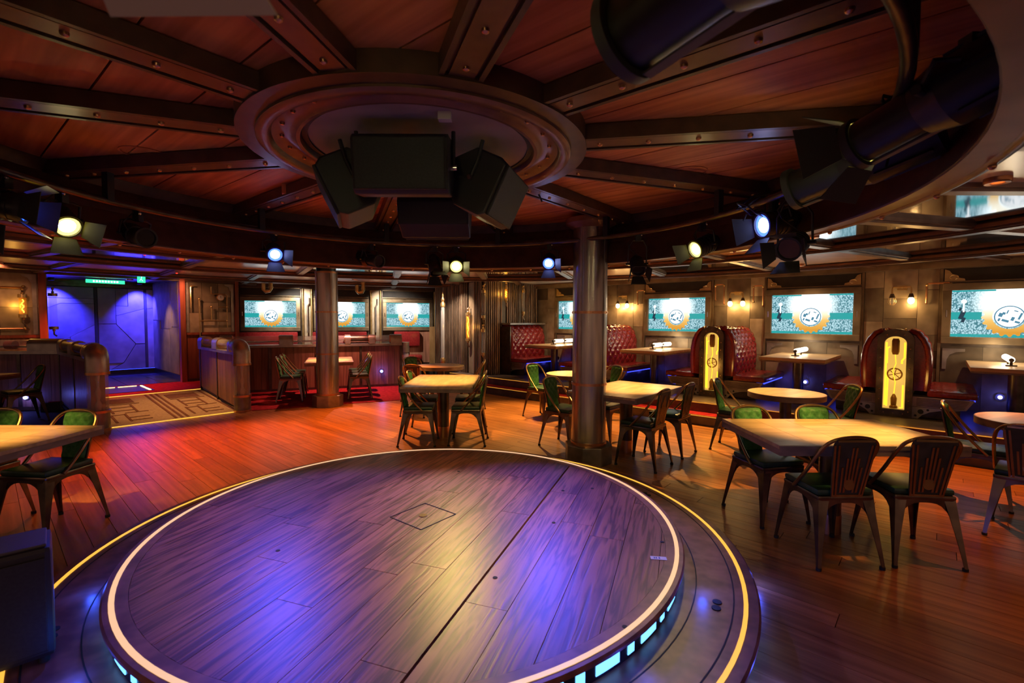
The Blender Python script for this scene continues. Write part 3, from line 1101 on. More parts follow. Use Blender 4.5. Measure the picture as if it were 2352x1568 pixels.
def amber_lamp(x, y, z0, z1, label, lit=True, r=.045, pm='pipe_metal'):
    t = thing('amber_tube_lamp', label, 'wall lamp', (x, y, z0), 0)
    h = z1 - z0
    MB().cyl((0, 0, .10), (0, 0, h - .10), r, seg=16, caps=False).build('glass_tube', 'amber_glass' if lit else 'tube_glass', t, True)
    for za, zb in ((.04, .10), (h - .10, h - .04)):
        MB().lathe([(0, za), (r * 1.25, za), (r * 1.25, zb), (0, zb)], 16).build('end_cap', 'brass', t, True)
    MB().tube([(0, 0, h - .04), (0, 0, h + .06), (.03, .03, h + .10)], .014, 8).build('feed_pipe', pm, t, True)
    MB().tube([(0, 0, .04), (0, 0, -.06), (.03, .03, -.10)], .014, 8).build('feed_pipe', pm, t, True)
    for z in (.02, h - .02, h + .05):
        MB().ball((0, 0, z), .026, seg=10, rings=6).build('joint', 'brass', t, True)
    if lit:
        MB().tube([(.012 * cos(i * 1.1), .012 * sin(i * 1.1), .13 + (h - .26) * i / 14) for i in range(15)], .010, 6).build('filament', 'filament', t, True)
        point((-.02, -.12, h / 2), (1, .50, .08), 2.8, .05, t)
    return t


q = a.lerp(b, .80) + nrm * .12
amber_lamp(q.x, q.y, 1.02, 1.75, 'tall glowing amber tube lamp on the pipe-clad corner')
q = a2.lerp(b2, .34) + nr2 * .12
amber_lamp(q.x, q.y, 1.95, 2.35, 'short glowing amber tube lamp high above the leftmost red bench', r=.035)
q = a2.lerp(b2, .66) + nr2 * .12
amber_lamp(q.x, q.y, 1.65, 2.30, 'unlit glass tube lamp above the leftmost red bench', False, .035)
q = b + Vector((.02, -.10))
amber_lamp(q.x, q.y, 1.55, 2.25, 'unlit glass tube on the very edge of the pipe-clad corner', False, .035)
q = b + Vector((.02, -.10))
amber_lamp(q.x, q.y, .72, 1.38, 'lower unlit glass tube on the edge of the pipe-clad corner', False, .035)

t = thing('brass_standing_tube', 'tall glass tube between brass finials standing left of the pipe-clad corner', 'tube lamp', (-1.62, 11.15, 0))
MB().lathe([(0, 0), (.10, 0), (.10, .06), (.05, .10), (.035, .5), (.06, .55), (.065, .62), (.045, .66), (.0, .66)], 20).build('stem', 'brass', t, True)
MB().cyl((0, 0, .66), (0, 0, 1.85), .045, seg=16).build('glass_tube', 'tube_glass', t, True)
MB().cyl((0, 0, .66), (0, 0, 1.85), .018, seg=10).build('inner_rod', 'chrome', t, True)
MB().lathe([(0, 1.85), (.055, 1.85), (.06, 1.92), (.03, 1.97), (.045, 2.02), (.02, 2.08), (.03, 2.12), (.012, 2.18), (0, 2.2)], 16).build('finial', 'brass', t, True)

# ------------------------------------------------------------------ back wall with three screens
BA = radians(20)
BD = Vector((cos(BA), sin(BA), 0))
BO = Vector((-4.5, 12.7, 0)) + BD * (-(Vector((-4.5, 12.7, 0)).dot(BD)))
wb = sroot('wall_back', BO, BA)
MB().box((.0, .1, 1.25), (6.2, .15, 2.5)).build('wall_slab', 'gunmetal', wb)
MB().box((.0, -.05, 2.395), (6.2, .16, .10)).build('cornice', 'beam_brown', wb)
SB = (-1.60, .09, 1.82)
for i, b_ in enumerate(SB):
    MB().box((b_, .0, 2.235), (1.36, .03, .19)).build('transom', 'dark_slot', wb)
    for z in (2.335, 2.135):
        MB().box((b_, -.02, z), (1.36, .045, .02)).build('transom_rail', 'bronze_frame', wb)
    for e in (-.74, .74):
        MB().cyl((b_ + e, -.03, .2), (b_ + e, -.03, 2.33), .03, seg=10).build('corner_rod', 'brass', wb, True)
for i, x in enumerate((-2.62, -.75, .955, 2.72)):
    patch(wb, x - .14, x + .14, .2, 2.34, .02, (.28,), 'bronze_panel', 90 + i, .6, 1.2)
    MB().tube([(x, -.06, 1.2), (x, -.06, 1.9), (x + .04, -.06, 1.96), (x + .04, -.02, 2.1)], .02, 8).build('wall_pipe_run', 'pewter', wb, True)
MB().box((2.35, -.03, .82), (1.0, .05, .95)).build('wood_panel', 'panel_wood', wb)
MB().box((2.62, -.10, .80), (.44, .05, 1.1)).build('loose_board', 'ply_wood', wb)
for b_, lab in zip(SB, ('lit wall screen above the divider, leftmost of the three in the back', 'lit wall screen half hidden behind the slim column', 'lit wall screen at the back, between the slim column and the pipe-clad corner')):
    p = BO + BD * b_ + Vector((sin(BA), -cos(BA), 0)) * .03
    tv(Vector((p.x, p.y, 1.675)), BA, lab, SCR_G, False)
# red bench backs under the back screens
for b_, lab in zip(SB, ('strip of red leather bench back under the leftmost back screen', 'strip of red leather bench back under the middle back screen', 'strip of red leather bench back under the third back screen')):
    p = BO + BD * (b_ - .05) + Vector((sin(BA), -cos(BA), 0)) * .12
    t = thing('wall_bench', lab, 'bench', (p.x, p.y, .0), BA)
    MB().box((0, 0, 1.02), (1.34 if b_ < 1.5 else .7, .12, .40), 0).build('back_cushion', 'red_leather', t, True, .03)
    MB().box((0, -.22, .52), (1.34 if b_ < 1.5 else .7, .5, .14), 0).build('seat_cushion', 'red_leather', t, True, .03)
    MB().box((0, -.2, .22), (1.30 if b_ < 1.5 else .66, .4, .44)).build('bench_base', 'panel_wood', t)

# ------------------------------------------------------------------ left wall with the entrance recess
LA = radians(48)
wl = sroot('wall_left', P(-12.5, 0), LA)       # local x = N, local y = -U
LZ = 2.47
MB().box((-2.1, .12, LZ / 2), (5.7, .2, LZ)).build('wall_slab', 'gunmetal', wl)
MB().box((3.515, .12, LZ / 2), (1.13, .2, LZ)).build('wall_slab', 'gunmetal', wl)
MB().box((.78, 1.4, LZ / 2), (.12, 2.5, LZ)).build('recess_side', 'concrete_brown', wl)
MB().box((3.02, 1.4, LZ / 2), (.12, 2.5, LZ)).build('recess_side', 'concrete_brown', wl)
MB().box((2.0, 2.72, LZ / 2), (4.2, .15, LZ)).build('recess_back', 'gunmetal', wl)
MB().box((4.07, .6, LZ / 2), (.06, 1.2, LZ)).build('pier_return', 'red_wood', wl)
for x, w in ((.76, .10), (2.96, .10), (4.05, .07)):
    MB().box((x, -.03, LZ / 2), (w, .14, LZ)).build('red_post', 'red_wood', wl)
MB().box((0, -.02, 2.42), (9.0, .12, .10)).build('cornice', 'beam_brown', wl)
# wainscot boards and metal panels
for x0, x1 in ((-3.6, .71), (3.01, 4.02)):
    x = x0
    while x < x1 - .05:
        w = min(.21, x1 - x)
        MB().box((x + w / 2, -.0, .67), (w - .006, .04, 1.06)).build('wainscot_board', 'panel_wood' if x0 < 0 else 'red_wood', wl)
        x += w
    MB().box(((x0 + x1) / 2, -.015, 1.215), (x1 - x0, .08, .05)).build('wainscot_rail', 'red_wood', wl)
    MB().box(((x0 + x1) / 2, -.01, .17), (x1 - x0, .06, .07)).build('skirting', 'gunmetal', wl)
patch(wl, -3.6, .71, 1.24, 2.37, .01, (.55, .5, .62, .5, .6, .54, .5, .5), 'bronze_panel', 11, .3, .7)
patch(wl, 3.01, 4.02, 1.24, 2.37, .01, (.34, .33, .34), 'bronze_panel', 12, .3, .6)
for x in (.66, 3.06, 3.97):
    MB().box((x, -.025, 1.80), (.06, .02, 1.10)).build('edge_strip', 'pewter', wl)
for sg, x in ((-1, .64), (-1, 3.95)):
    q = [(0, 0), (0, -.16), (.03, -.14), (.06, -.06), (.13, -.03), (.15, 0)]
    MB().hexa([(x + sg * p[0], -.02, 2.35 + p[1]) for p in q], [(x + sg * p[0], -.035, 2.35 + p[1]) for p in q]).build('corner_bracket', 'pewter', wl)
# panels of the right recess side
for (ya, yb, za, zb) in ((.25, 1.0, .28, 1.35), (1.0, 1.9, .28, 1.30), (1.9, 2.6, .28, 1.5), (.25, .8, 1.36, 2.4), (.8, 1.75, 1.31, 2.4), (1.75, 2.6, 1.51, 2.4)):
    MB().box((2.955, (ya + yb) / 2, (za + zb) / 2), (.016, yb - ya - .008, zb - za - .008)).build('recess_panel', 'concrete_brown', wl)
MB().box((2.95, 1.4, .21), (.03, 2.5, .14)).build('recess_skirting', 'black_gloss', wl)

dr = sroot('door_1', P(-12.5, 0) + Vector((-U.x, -U.y, 0)) * 2.62, LA)
MB().box((1.9, .0, 2.34), (2.1, .12, .08)).build('door_head', 'gunmetal', dr)
MB().box((1.9, .0, .21), (2.1, .10, .14)).build('door_sill', 'black_gloss', dr)
MB().box((1.9, -.06, .285), (2.1, .012, .012)).build('sill_light', 'led_blue_strip', dr)
polys = [
    [(.90, 2.28), (1.80, 2.28), (1.80, 2.02), (.90, 2.02)],
    [(.90, 2.01), (1.80, 2.01), (1.80, 1.90), (1.22, 1.90), (.90, 1.74)],
    [(.90, 1.73), (1.22, 1.89), (1.80, 1.89), (1.80, 1.40), (.90, .82)],
    [(.90, .81), (1.36, 1.11), (1.36, .30), (.90, .30)],
    [(1.37, 1.12), (1.80, 1.39), (1.80, .30), (1.37, .30)],
    [(1.87, 2.28), (2.20, 2.28), (2.20, 1.42), (1.87, 1.42)],
    [(2.21, 2.28), (2.44, 2.28), (2.44, 1.86), (2.21, 1.86)],
    [(2.45, 2.28), (2.76, 2.28), (2.76, 1.80), (2.21, 1.62), (2.21, 1.85), (2.45, 1.85)],
    [(2.21, 1.61), (2.76, 1.79), (2.76, .92), (2.58, .92), (2.21, 1.41)],
    [(1.87, 1.41), (2.20, 1.41), (2.57, .91), (2.32, .45), (1.87, .45)],
    [(2.58, .90), (2.76, .90), (2.76, .30), (2.10, .30), (2.33, .44)],
    [(1.87, .44), (2.30, .44), (2.08, .30), (1.87, .30)],
    [(2.82, 2.28), (2.95, 2.28), (2.95, 1.82), (2.82, 1.80)],
    [(2.82, 1.79), (2.95, 1.81), (2.95, .30), (2.82, .30)],
]
rnd = random.Random(5)
for pl in polys:
    dpt = .02 + rnd.uniform(0, .02)
    pl2 = [(x, z) for x, z in pl]
    MB().hexa([(x, 0, z) for x, z in pl2], [(x, -dpt, z) for x, z in pl2]).build('door_panel', 'door_metal', dr)
MB().box((1.9, .03, 1.3), (2.1, .03, 2.1)).build('door_leaf', 'dark_slot', dr)
for x in (1.835, 2.79):
    MB().box((x, -.02, 1.29), (.05, .05, 2.02)).build('door_stile', 'dark_slot', dr)
# blue door washes: two small ceiling spots in the recess
for i, (x, lab) in enumerate(((1.05, 'small blue ceiling spot over the left door leaf'), (2.62, 'small blue ceiling spot over the right door leaf'))):
    w = dr.matrix_basis @ Vector((x, -.40, 2.40))
    t = thing('ceiling_spot', lab, 'ceiling lamp', w, 0)
    MB().lathe([(.03, .0), (.055, -.01), (.055, .05), (.03, .05)], 20).build('bezel', 'black_paint', t, True)
    MB().disc((0, 0, .005), .03, 16, -1).build('lens', 'lens_blue_dim', t)
    tgt = dr.matrix_basis @ Vector((x + .05, 0, 1.55))
    spot(w + Vector((0, 0, -.02)), tgt, (.035, .03, 1.0), 1100, 85, .9, .03, t)
# glass tube on the left jamb
w = dr.matrix_basis @ Vector((.98, -1.6, 1.25))
amber_lamp(w.x, w.y, 1.28, 2.10, 'blue-lit glass tube on the left jamb of the door recess', False, .06)

# exit signs
t = thing('exit_sign', 'long glowing green exit sign hanging over the double door', 'sign', (-9.0, 10.6, 2.36), LA)
MB().box((0, 0, 0), (.66, .04, .075)).build('sign_body', 'sign_green', t)
m = MB()
for k in range(9):
    m.box((-.20 + k * .05, -.022, .002), (.03, .003, .035))
m.build('sign_letters', 'sign_white', t)
MB().box((-.05, .0, .06), (.1, .06, .05)).build('sign_mount', 'gunmetal', t)
t = thing('exit_sign', 'small square green exit sign hanging from the ceiling right of the door', 'sign', (-7.55, 9.75, 2.36), radians(40))
MB().box((0, 0, 0), (.13, .03, .16)).build('sign_body', 'sign_green', t)
m = MB()
m.ball((.005, -.018, .045), .012)
m.bar((.005, -.018, .03), (-.005, -.018, -.01), .018, .004)
m.bar((-.005, -.018, -.01), (.025, -.018, -.05), .012, .004)
m.bar((-.005, -.018, -.01), (-.03, -.018, -.045), .012, .004)
m.build('sign_figure', 'sign_white', t)
MB().cyl((0, 0, .08), (0, 0, .11), .01, seg=8).build('sign_mount', 'gunmetal', t)

# pipes on the pier right of the door, with a gauge
t = thing('pipe_run', 'thin brass pipes with a round gauge on the panelled pier right of the door', 'pipe', P(-12.5, 3.5) + U * .03, LA)
for path in ([(-.30, -.05, 2.28), (-.36, -.05, 2.28), (-.38, -.05, 2.25), (-.38, -.05, 1.78)],
             [(-.22, -.05, 2.0), (-.22, -.05, .62)],
             [(-.22, -.05, 1.50), (.34, -.05, 1.50)],
             [(.02, -.05, 2.28), (.02, -.05, 2.12), (.30, -.05, 2.12), (.34, -.05, 2.09), (.34, -.05, 1.34)],
             [(.02, -.05, 1.82), (.02, -.05, 1.50)], [(.16, -.05, 1.82), (.34, -.05, 1.82)]):
    MB().tube(path, .014, 8).build('pipe', 'brass', t, True)
for p in ((-.22, -.05, .9), (-.22, -.05, .68), (-.22, -.05, 1.99), (.34, -.05, 1.5), (.34, -.05, 1.82), (.02, -.05, 1.82)):
    MB().ball(p, .025, seg=10, rings=6).build('joint', 'brass', t, True)
g = MB().cyl((.20, -.02, 2.04), (.20, -.08, 2.04), .075, seg=24).build('gauge', 'copper', t, True)
MB().cyl((.20, -.079, 2.04), (.20, -.083, 2.04), .062, seg=24).build('gauge_face', 'white_tape', g)
MB().bar((.20, -.085, 2.03), (.20, -.085, 2.08), .006, .003, (0, 1, 0)).build('gauge_needle', 'seam_dark', g)

# amber tube assembly on the wall left of the door
w = P(-12.5, .50) + U * .12
amber_lamp(w.x, w.y, 1.52, 2.02, 'glowing amber tube lamp on the wall left of the blue-lit door', True, .05)
t = thing('pipe_run', 'copper pipe frame on the wall beside the amber lamp left of the door', 'pipe', P(-12.5, .30) + U * .05, LA)
MB().tube([(.22, -.02, 2.10), (-.16, -.02, 2.10), (-.19, -.02, 2.06), (-.19, -.02, 1.0)], .018, 8).build('pipe', 'copper', t, True)
MB().tube([(.22, -.02, 1.36), (-.10, -.02, 1.36)], .016, 8).build('pipe', 'copper', t, True)
for p in ((-.19, -.02, 2.08), (-.19, -.02, 1.75), (-.19, -.02, 1.55), (.22, -.02, 2.12), (.22, -.02, 1.36)):
    MB().ball(p, .03, seg=10, rings=6).build('joint', 'brass', t, True)
# ------------------------------------------------------------------ columns
def column(x, y, label, ztop, capital, bands, group='riveted steel columns'):
    t = thing('steel_column', label, 'column', (x, y, 0), 0, group)
    r = .185
    oct_ = [(.262 * cos(pi / 8 + k * pi / 4), .262 * sin(pi / 8 + k * pi / 4)) for k in range(8)]
    MB().prism(oct_, 0, .20).build('plinth', 'steel_base', t, False, .008)
    MB().lathe([(r, .20), (r + .012, .20), (r + .012, .235), (r, .235)], 48).build('foot_band', 'copper', t, True)
    MB().cyl((0, 0, .2), (0, 0, ztop), r, seg=48).build('shaft', 'steel_column', t, True)
    for z in bands:
        b = MB().lathe([(r, z - .014), (r + .007, z - .014), (r + .007, z + .014), (r, z + .014)], 48).build('band', 'copper', t, True)
        m = MB()
        for k in range(12):
            a_ = 2 * pi * k / 12
            m.ball(((r + .008) * cos(a_), (r + .008) * sin(a_), z), .006, seg=6, rings=4)
        m.build('band_rivets', 'brass', b, True)
    for a_ in (pi * .15, pi * .85, pi * 1.28, pi * 1.75):
        MB().box(((r + .002) * cos(a_), (r + .002) * sin(a_), (ztop + .25) / 2), (.008, .022, ztop - .3), rz=a_).build('seam_strip', 'pewter', t)
    if capital:
        MB().lathe([(r, ztop - .10), (r + .02, ztop - .09), (r + .075, ztop - .055), (r + .085, ztop - .05), (r + .085, ztop), (r, ztop)], 48).build('capital', 'ring_bronze', t, True)
    else:
        MB().cyl((0, 0, ztop), (0, 0, ztop + .10), r - .02, seg=32).build('neck', 'black_gloss', t, True)
        MB().lathe([(r, ztop - .03), (r + .006, ztop - .03), (r + .006, ztop), (r, ztop)], 48).build('band', 'copper', t, True)
    return t


column(.85, 5.22, 'big round steel column right at the back edge of the stage', 2.64, True, (1.64, .865))
column(-3.30, 8.50, 'slimmer-looking round steel column standing further back beside the red carpet', 2.39, False, (1.68, .94))
# ------------------------------------------------------------------ booths
PROF = [(.325, .36), (.335, .50), (.340, .66), (.335, .80), (.315, .92), (.275, 1.02), (.215, 1.10), (.14, 1.135)]


def prof_at(t):
    # arc-length param 0..1
    L = [0]
    for i in range(1, len(PROF)):
        L.append(L[-1] + sqrt((PROF[i][0] - PROF[i - 1][0]) ** 2 + (PROF[i][1] - PROF[i - 1][1]) ** 2))
    s = t * L[-1]
    for i in range(1, len(PROF)):
        if s <= L[i] + 1e-9:
            f = (s - L[i - 1]) / (L[i] - L[i - 1])
            a, b = PROF[i - 1], PROF[i]
            dx_, dz_ = b[0] - a[0], b[1] - a[1]
            l = sqrt(dx_ * dx_ + dz_ * dz_)
            return (a[0] + dx_ * f, a[1] + dz_ * f, dz_ / l, -dx_ / l, s)
    return (*PROF[-1], 0, 1, L[-1])


def tuft(a, b):
    return sqrt(abs(sin(pi * (a + b)) * sin(pi * (a - b))))


def back_sheet(sg, y0, y1):
    rows = []
    nt_, ny = 44, 64
    btn = MB()
    for i in range(nt_ + 1):
        x, z, nx, nz, s = prof_at(i / nt_)
        row_ = []
        for j in range(ny + 1):
            y = y0 + (y1 - y0) * j / ny
            edge = min(1, (y - y0) / .05, (y1 - y) / .05)
            h = .032 * tuft((y - y0) / .20, s / .19) * (.35 + .65 * edge)
            row_.append((sg * (x + nx * h), y, z + nz * h))
        rows.append(row_)
    m = MB().surf(rows)
    # closed rim at the ends
    for j in (0, ny):
        m.add([rows[i][j] for i in range(nt_ + 1)] + [(sg * .05, rows[0][j][1], rows[i][j][2] - .01) for i in range(nt_, -1, -1)], [tuple(range(2 * nt_ + 2))])
    b2 = MB()
    La = prof_at(1)[4]
    for ia in range(0, 14):
        for ib in range(0, 12):
            for off in (0, .5):
                a_, b_ = (ia + off) * .20, (ib + off) * .19
                yy = y0 + a_
                if y0 + .04 < yy < y1 - .04 and .04 < b_ < La - .03:
                    x, z, nx, nz, s = prof_at(b_ / La)
                    b2.ball((sg * (x + nx * .004), yy, z + nz * .004), .010, seg=6, rings=4)
    return m, b2


def seat_sheet(sg, x0, x1, y0, y1, z):
    rows = []
    for i in range(29):
        x = x0 + (x1 - x0) * i / 28
        row_ = []
        for j in range(57):
            y = y0 + (y1 - y0) * j / 56
            e = min(1, (x1 - x) / .05, (y - y0) / .05, (y1 - y) / .05)
            row_.append((sg * x, y, z + e * (.004 + .014 * tuft(y / .2, x / .2))))
        rows.append(row_)
    return MB().surf(rows)


def arch(w, h, zb, n=12):
    """outline from bottom left up, round the top, down to bottom right"""
    pts = [(-w, zb)]
    for k in range(n + 1):
        t = pi - pi * k / n
        pts.append((w * cos(t), h - w * .8 + w * .8 * sin(t)))
    pts.append((w, zb))
    return pts


def booth(s, label, sides=(-1, 1), endcap=True):
    t = thing('booth_bench', label, 'booth', P(s, 8.05, .30), -A, 'red tufted booths along the wall')
    L0, L1 = .0, 1.24
    core = [(sg * p[0] * .96, p[1]) for sg in (1,) for p in PROF] + [(-p[0] * .96, p[1]) for p in PROF[::-1]] if len(sides) == 2 else \
        [(p[0] * .96, p[1]) for p in PROF] + [(-.06, 1.135), (-.06, .36)]
    MB().hexa([(x, L0 + .052, z) for x, z in core], [(x, L1, z) for x, z in core]).build('back_core', 'red_leather', t, True)
    for sg in sides:
        sh, bt = back_sheet(sg, L0 + .05, L1)
        sh_o = sh.build('tufted_back', 'red_leather', t, True)
        bt.build('buttons', 'red_leather', sh_o, True)
        # rounded outer end of the back
        MB().tube([(sg * p[0], L0 + .03, p[1]) for p in PROF], .034, 8).build('back_piping', 'red_leather', t, True)
        MB().box((sg * .565, (L0 + L1) / 2, .335), (.47, L1 - L0, .085), 0).build('seat_cushion', 'red_leather', t, True, .025)
        seat_sheet(sg, .335, .785, L0 + .01, L1 - .01, .372).build('seat_quilting', 'red_leather', t, True)
        MB().box((sg * .42, (L0 + L1) / 2 + .06, .15), (.46, L1 - L0 - .12, .29)).build('bench_base', 'gunmetal', t)
        # grille at the end, arch bracket with holes below it
        gp = [(.19, .155), (.70, .155), (.775, .285), (.19, .285)]
        gr = MB().hexa([(sg * x, .03, z) for x, z in gp], [(sg * x, .015, z) for x, z in gp]).build('vent_panel', 'pewter', t)
        sl = MB()
        for k in range(6):
            z = .175 + k * .018
            xr = .685 + (z - .155) / .13 * .06
            sl.box((sg * (.22 + xr) / 2, .011, z), (xr - .24, .008, .007))
        sl.build('vent_slats', 'gunmetal', gr)
        bp = [(.19, .0), (.25, .0), (.29, .05), (.36, .095), (.46, .125), (.60, .14), (.68, .15), (.19, .15)]
        br = MB().hexa([(sg * x, .03, z) for x, z in bp], [(sg * x, .012, z) for x, z in bp]).build('arch_bracket', 'pewter', t)
        ho = MB()
        for (x, z, r) in ((.275, .095, .030), (.345, .122, .014), (.225, .04, .014)):
            ho.cyl((sg * x, .013, z), (sg * x, .009, z), r, seg=16)
        ho.build('bracket_holes', 'black_paint', br)
        MB().box((sg * .775, (L0 + L1) / 2, .278), (.012, L1 - L0 - .1, .014)).build('under_light', 'led_blue_strip', t)
        for yy in (.35, .95):
            point((sg * .76, yy, .22), (.06, .07, 1), .35, .03, t)
    if endcap:
        ou = arch(.19, 1.16, 0.0)
        inn = arch(.115, 1.06, .10)
        k = len(ou)
        fr = MB()
        f0 = [(x, -.045, z) for x, z in ou]
        f1 = [(x, -.045, z) for x, z in inn]
        b0 = [(x, .05, z) for x, z in ou]
        b1 = [(x, .05, z) for x, z in inn]
        fs = []
        for i in range(k):
            j = (i + 1) % k
            fs += [(i, j, k + j, k + i), (2 * k + i, 3 * k + i, 3 * k + j, 2 * k + j), (i, 2 * k + i, 2 * k + j, j), (k + i, k + j, 3 * k + j, 3 * k + i)]
        fr.add(f0 + f1 + b0 + b1, fs)
        e = fr.build('arch_frame', 'gunmetal', t)
        rv = MB()
        for (x, z) in [(sg * .152, z) for sg in (-1, 1) for z in (.08, .22, .36, .50, .64, .78, .90)] + [(-.09, 1.08), (.09, 1.08), (0, 1.115), (-.1, .05), (.1, .05), (0, .05)]:
            rv.ball((x, -.046, z), .008, seg=6, rings=4)
        rv.build('frame_rivets', 'copper', e, True)
        MB().box((0, .03, .58), (.23, .012, .98)).build('amber_backlight', 'amber_panel', t)
        for path in ([(-.095, 0, .98), (-.095, 0, .14)], [(.095, 0, .98), (.095, 0, .78), (.07, 0, .74), (.07, 0, .70)], [(.09, 0, .42), (.09, 0, .12), (.06, 0, .12)],
                     [(-.06, 0, .92), (-.085, 0, .90), (-.085, 0, .70)], [(-.085, 0, .55), (-.07, 0, .50), (-.075, 0, .13)]):
            MB().tube([(p[0], .005, p[2]) for p in path], .010, 8).build('glow_tube', 'amber_tube', t, True)
        MB().lathe([(0, .82), (.03, .82), (.042, .86), (.042, 1.0), (.03, 1.03), (0, 1.03)], 16).build('flask', 'amber_dark', t, True).location = (.0, .0, 0)
        MB().lathe([(0, .11), (.045, .11), (.045, .13), (.03, .15), (.035, .24), (.02, .28), (.008, .30), (0, .30)], 16).build('flask', 'amber_dark', t, True).location = (.0, .0, 0)
        w_ = MB()
        w_.tube([(.075 * cos(2 * pi * i / 24), 0, .56 + .075 * sin(2 * pi * i / 24)) for i in range(24)], .009, 8, True)
        for i in range(3):
            a_ = pi * i / 3 + .3
            w_.tube([(.07 * cos(a_), 0, .56 + .07 * sin(a_)), (-.07 * cos(a_), 0, .56 - .07 * sin(a_))], .005, 6)
        w_.build('wheel', 'amber_dark', t, True)
        MB().tube([(.0, -.005, .82), (.01, -.005, .70), (-.02, -.005, .60), (.01, -.005, .45), (0, -.005, .30)], .006, 6).build('glow_wire', 'amber_tube', t, True)
        for x in (-.022, -.005, .012):
            MB().box((x + .003, -.02, 1.0), (.012, .006, .012)).build('red_indicator', 'red_dot', t)
        point((0, -.25, .5), (1, .55, .10), 3.0, .08, t)
        for x in (-.10, .10):
            MB().ball((x, -.03, 1.15), .018, seg=10, rings=6).build('cap_bolt', 'brass', t, True)
    else:
        MB().box((.13, -.01, .55), (.42, .03, 1.10)).build('end_plate', 'gunmetal', t)
        MB().box((.12, L1 / 2, 1.16), (.44, L1 + .05, .04)).build('top_ledge', 'pewter', t)


booth(-.44, 'red tufted double booth with amber end panel, the one furthest right')
booth(-2.80, 'red tufted double booth with amber end panel below the middle twin wall lamp')
booth(-5.14, 'red tufted double booth partly hidden behind the big column')
booth(-7.62, 'red tufted bench against the pipe-clad corner, the furthest one back', (1,), False)


def booth_table(s, label, lab2, tilt=0.0):
    t = thing('booth_table', label, 'table', P(s, 7.84, .30), -A, 'fixed tables between the booths')
    MB().box((0, .74, .69), (.86, 1.42, .045), 0).build('tabletop', 'table_wood', t, False, .006)
    MB().box((0, .74, .66), (.84, 1.40, .03)).build('edge_band', 'table_edge', t)
    MB().cyl((0, .55, 0), (0, .55, .65), .075, seg=20).build('pedestal', 'gunmetal', t, True)
    MB().lathe([(0, 0), (.17, 0), (.17, .012), (.08, .03), (0, .03)], 24).build('foot', 'gunmetal', t, True).location = (0, .55, 0)
    l = thing('tube_lamp', lab2, 'table lamp', P(s - .05, 8.42, 1.013), -A + tilt, 'twin-tube lamps on the booth tables')
    MB().box((0, 0, .008), (.10, .07, .016), 0).build('base', 'gunmetal', l, False, .003)
    MB().cyl((0, .0, .01), (0, .0, .075), .014, seg=10).build('stem', 'gunmetal', l, True)
    MB().cyl((0, -.03, .075), (0, .06, .075), .024, seg=12).build('socket', 'gunmetal', l, True)
    MB().cyl((0, .06, .075), (0, .34, .075), .037, seg=18).build('light_tube', 'lamp_white', l, True)
    MB().cyl((0, .34, .075), (0, .47, .075), .022, seg=12).build('coupling', 'gunmetal', l, True)
    MB().cyl((0, .405, .0), (0, .405, .06), .010, seg=8).build('support', 'gunmetal', l, True)
    MB().cyl((0, .47, .075), (0, .75, .075), .037, seg=18).build('light_tube', 'lamp_white', l, True)
    MB().cyl((0, .75, .075), (0, .79, .075), .024, seg=12).build('socket', 'gunmetal', l, True)
    point((-.08, .4, .20), (1, .80, .5), 3.0, .08, l)


booth_table(.70, 'fixed booth table at the right edge of the picture', 'lit twin-tube lamp on the rightmost booth table')
booth_table(-1.62, 'fixed booth table between the two booths with amber end panels', 'lit twin-tube lamp on the table between the amber panels')
booth_table(-3.97, 'fixed booth table just right of the big column', 'lit twin-tube lamp on the table right of the big column')
booth_table(-6.30, 'fixed booth table left of the big column beside the furthest bench', 'lit twin-tube lamp on the table left of the big column')


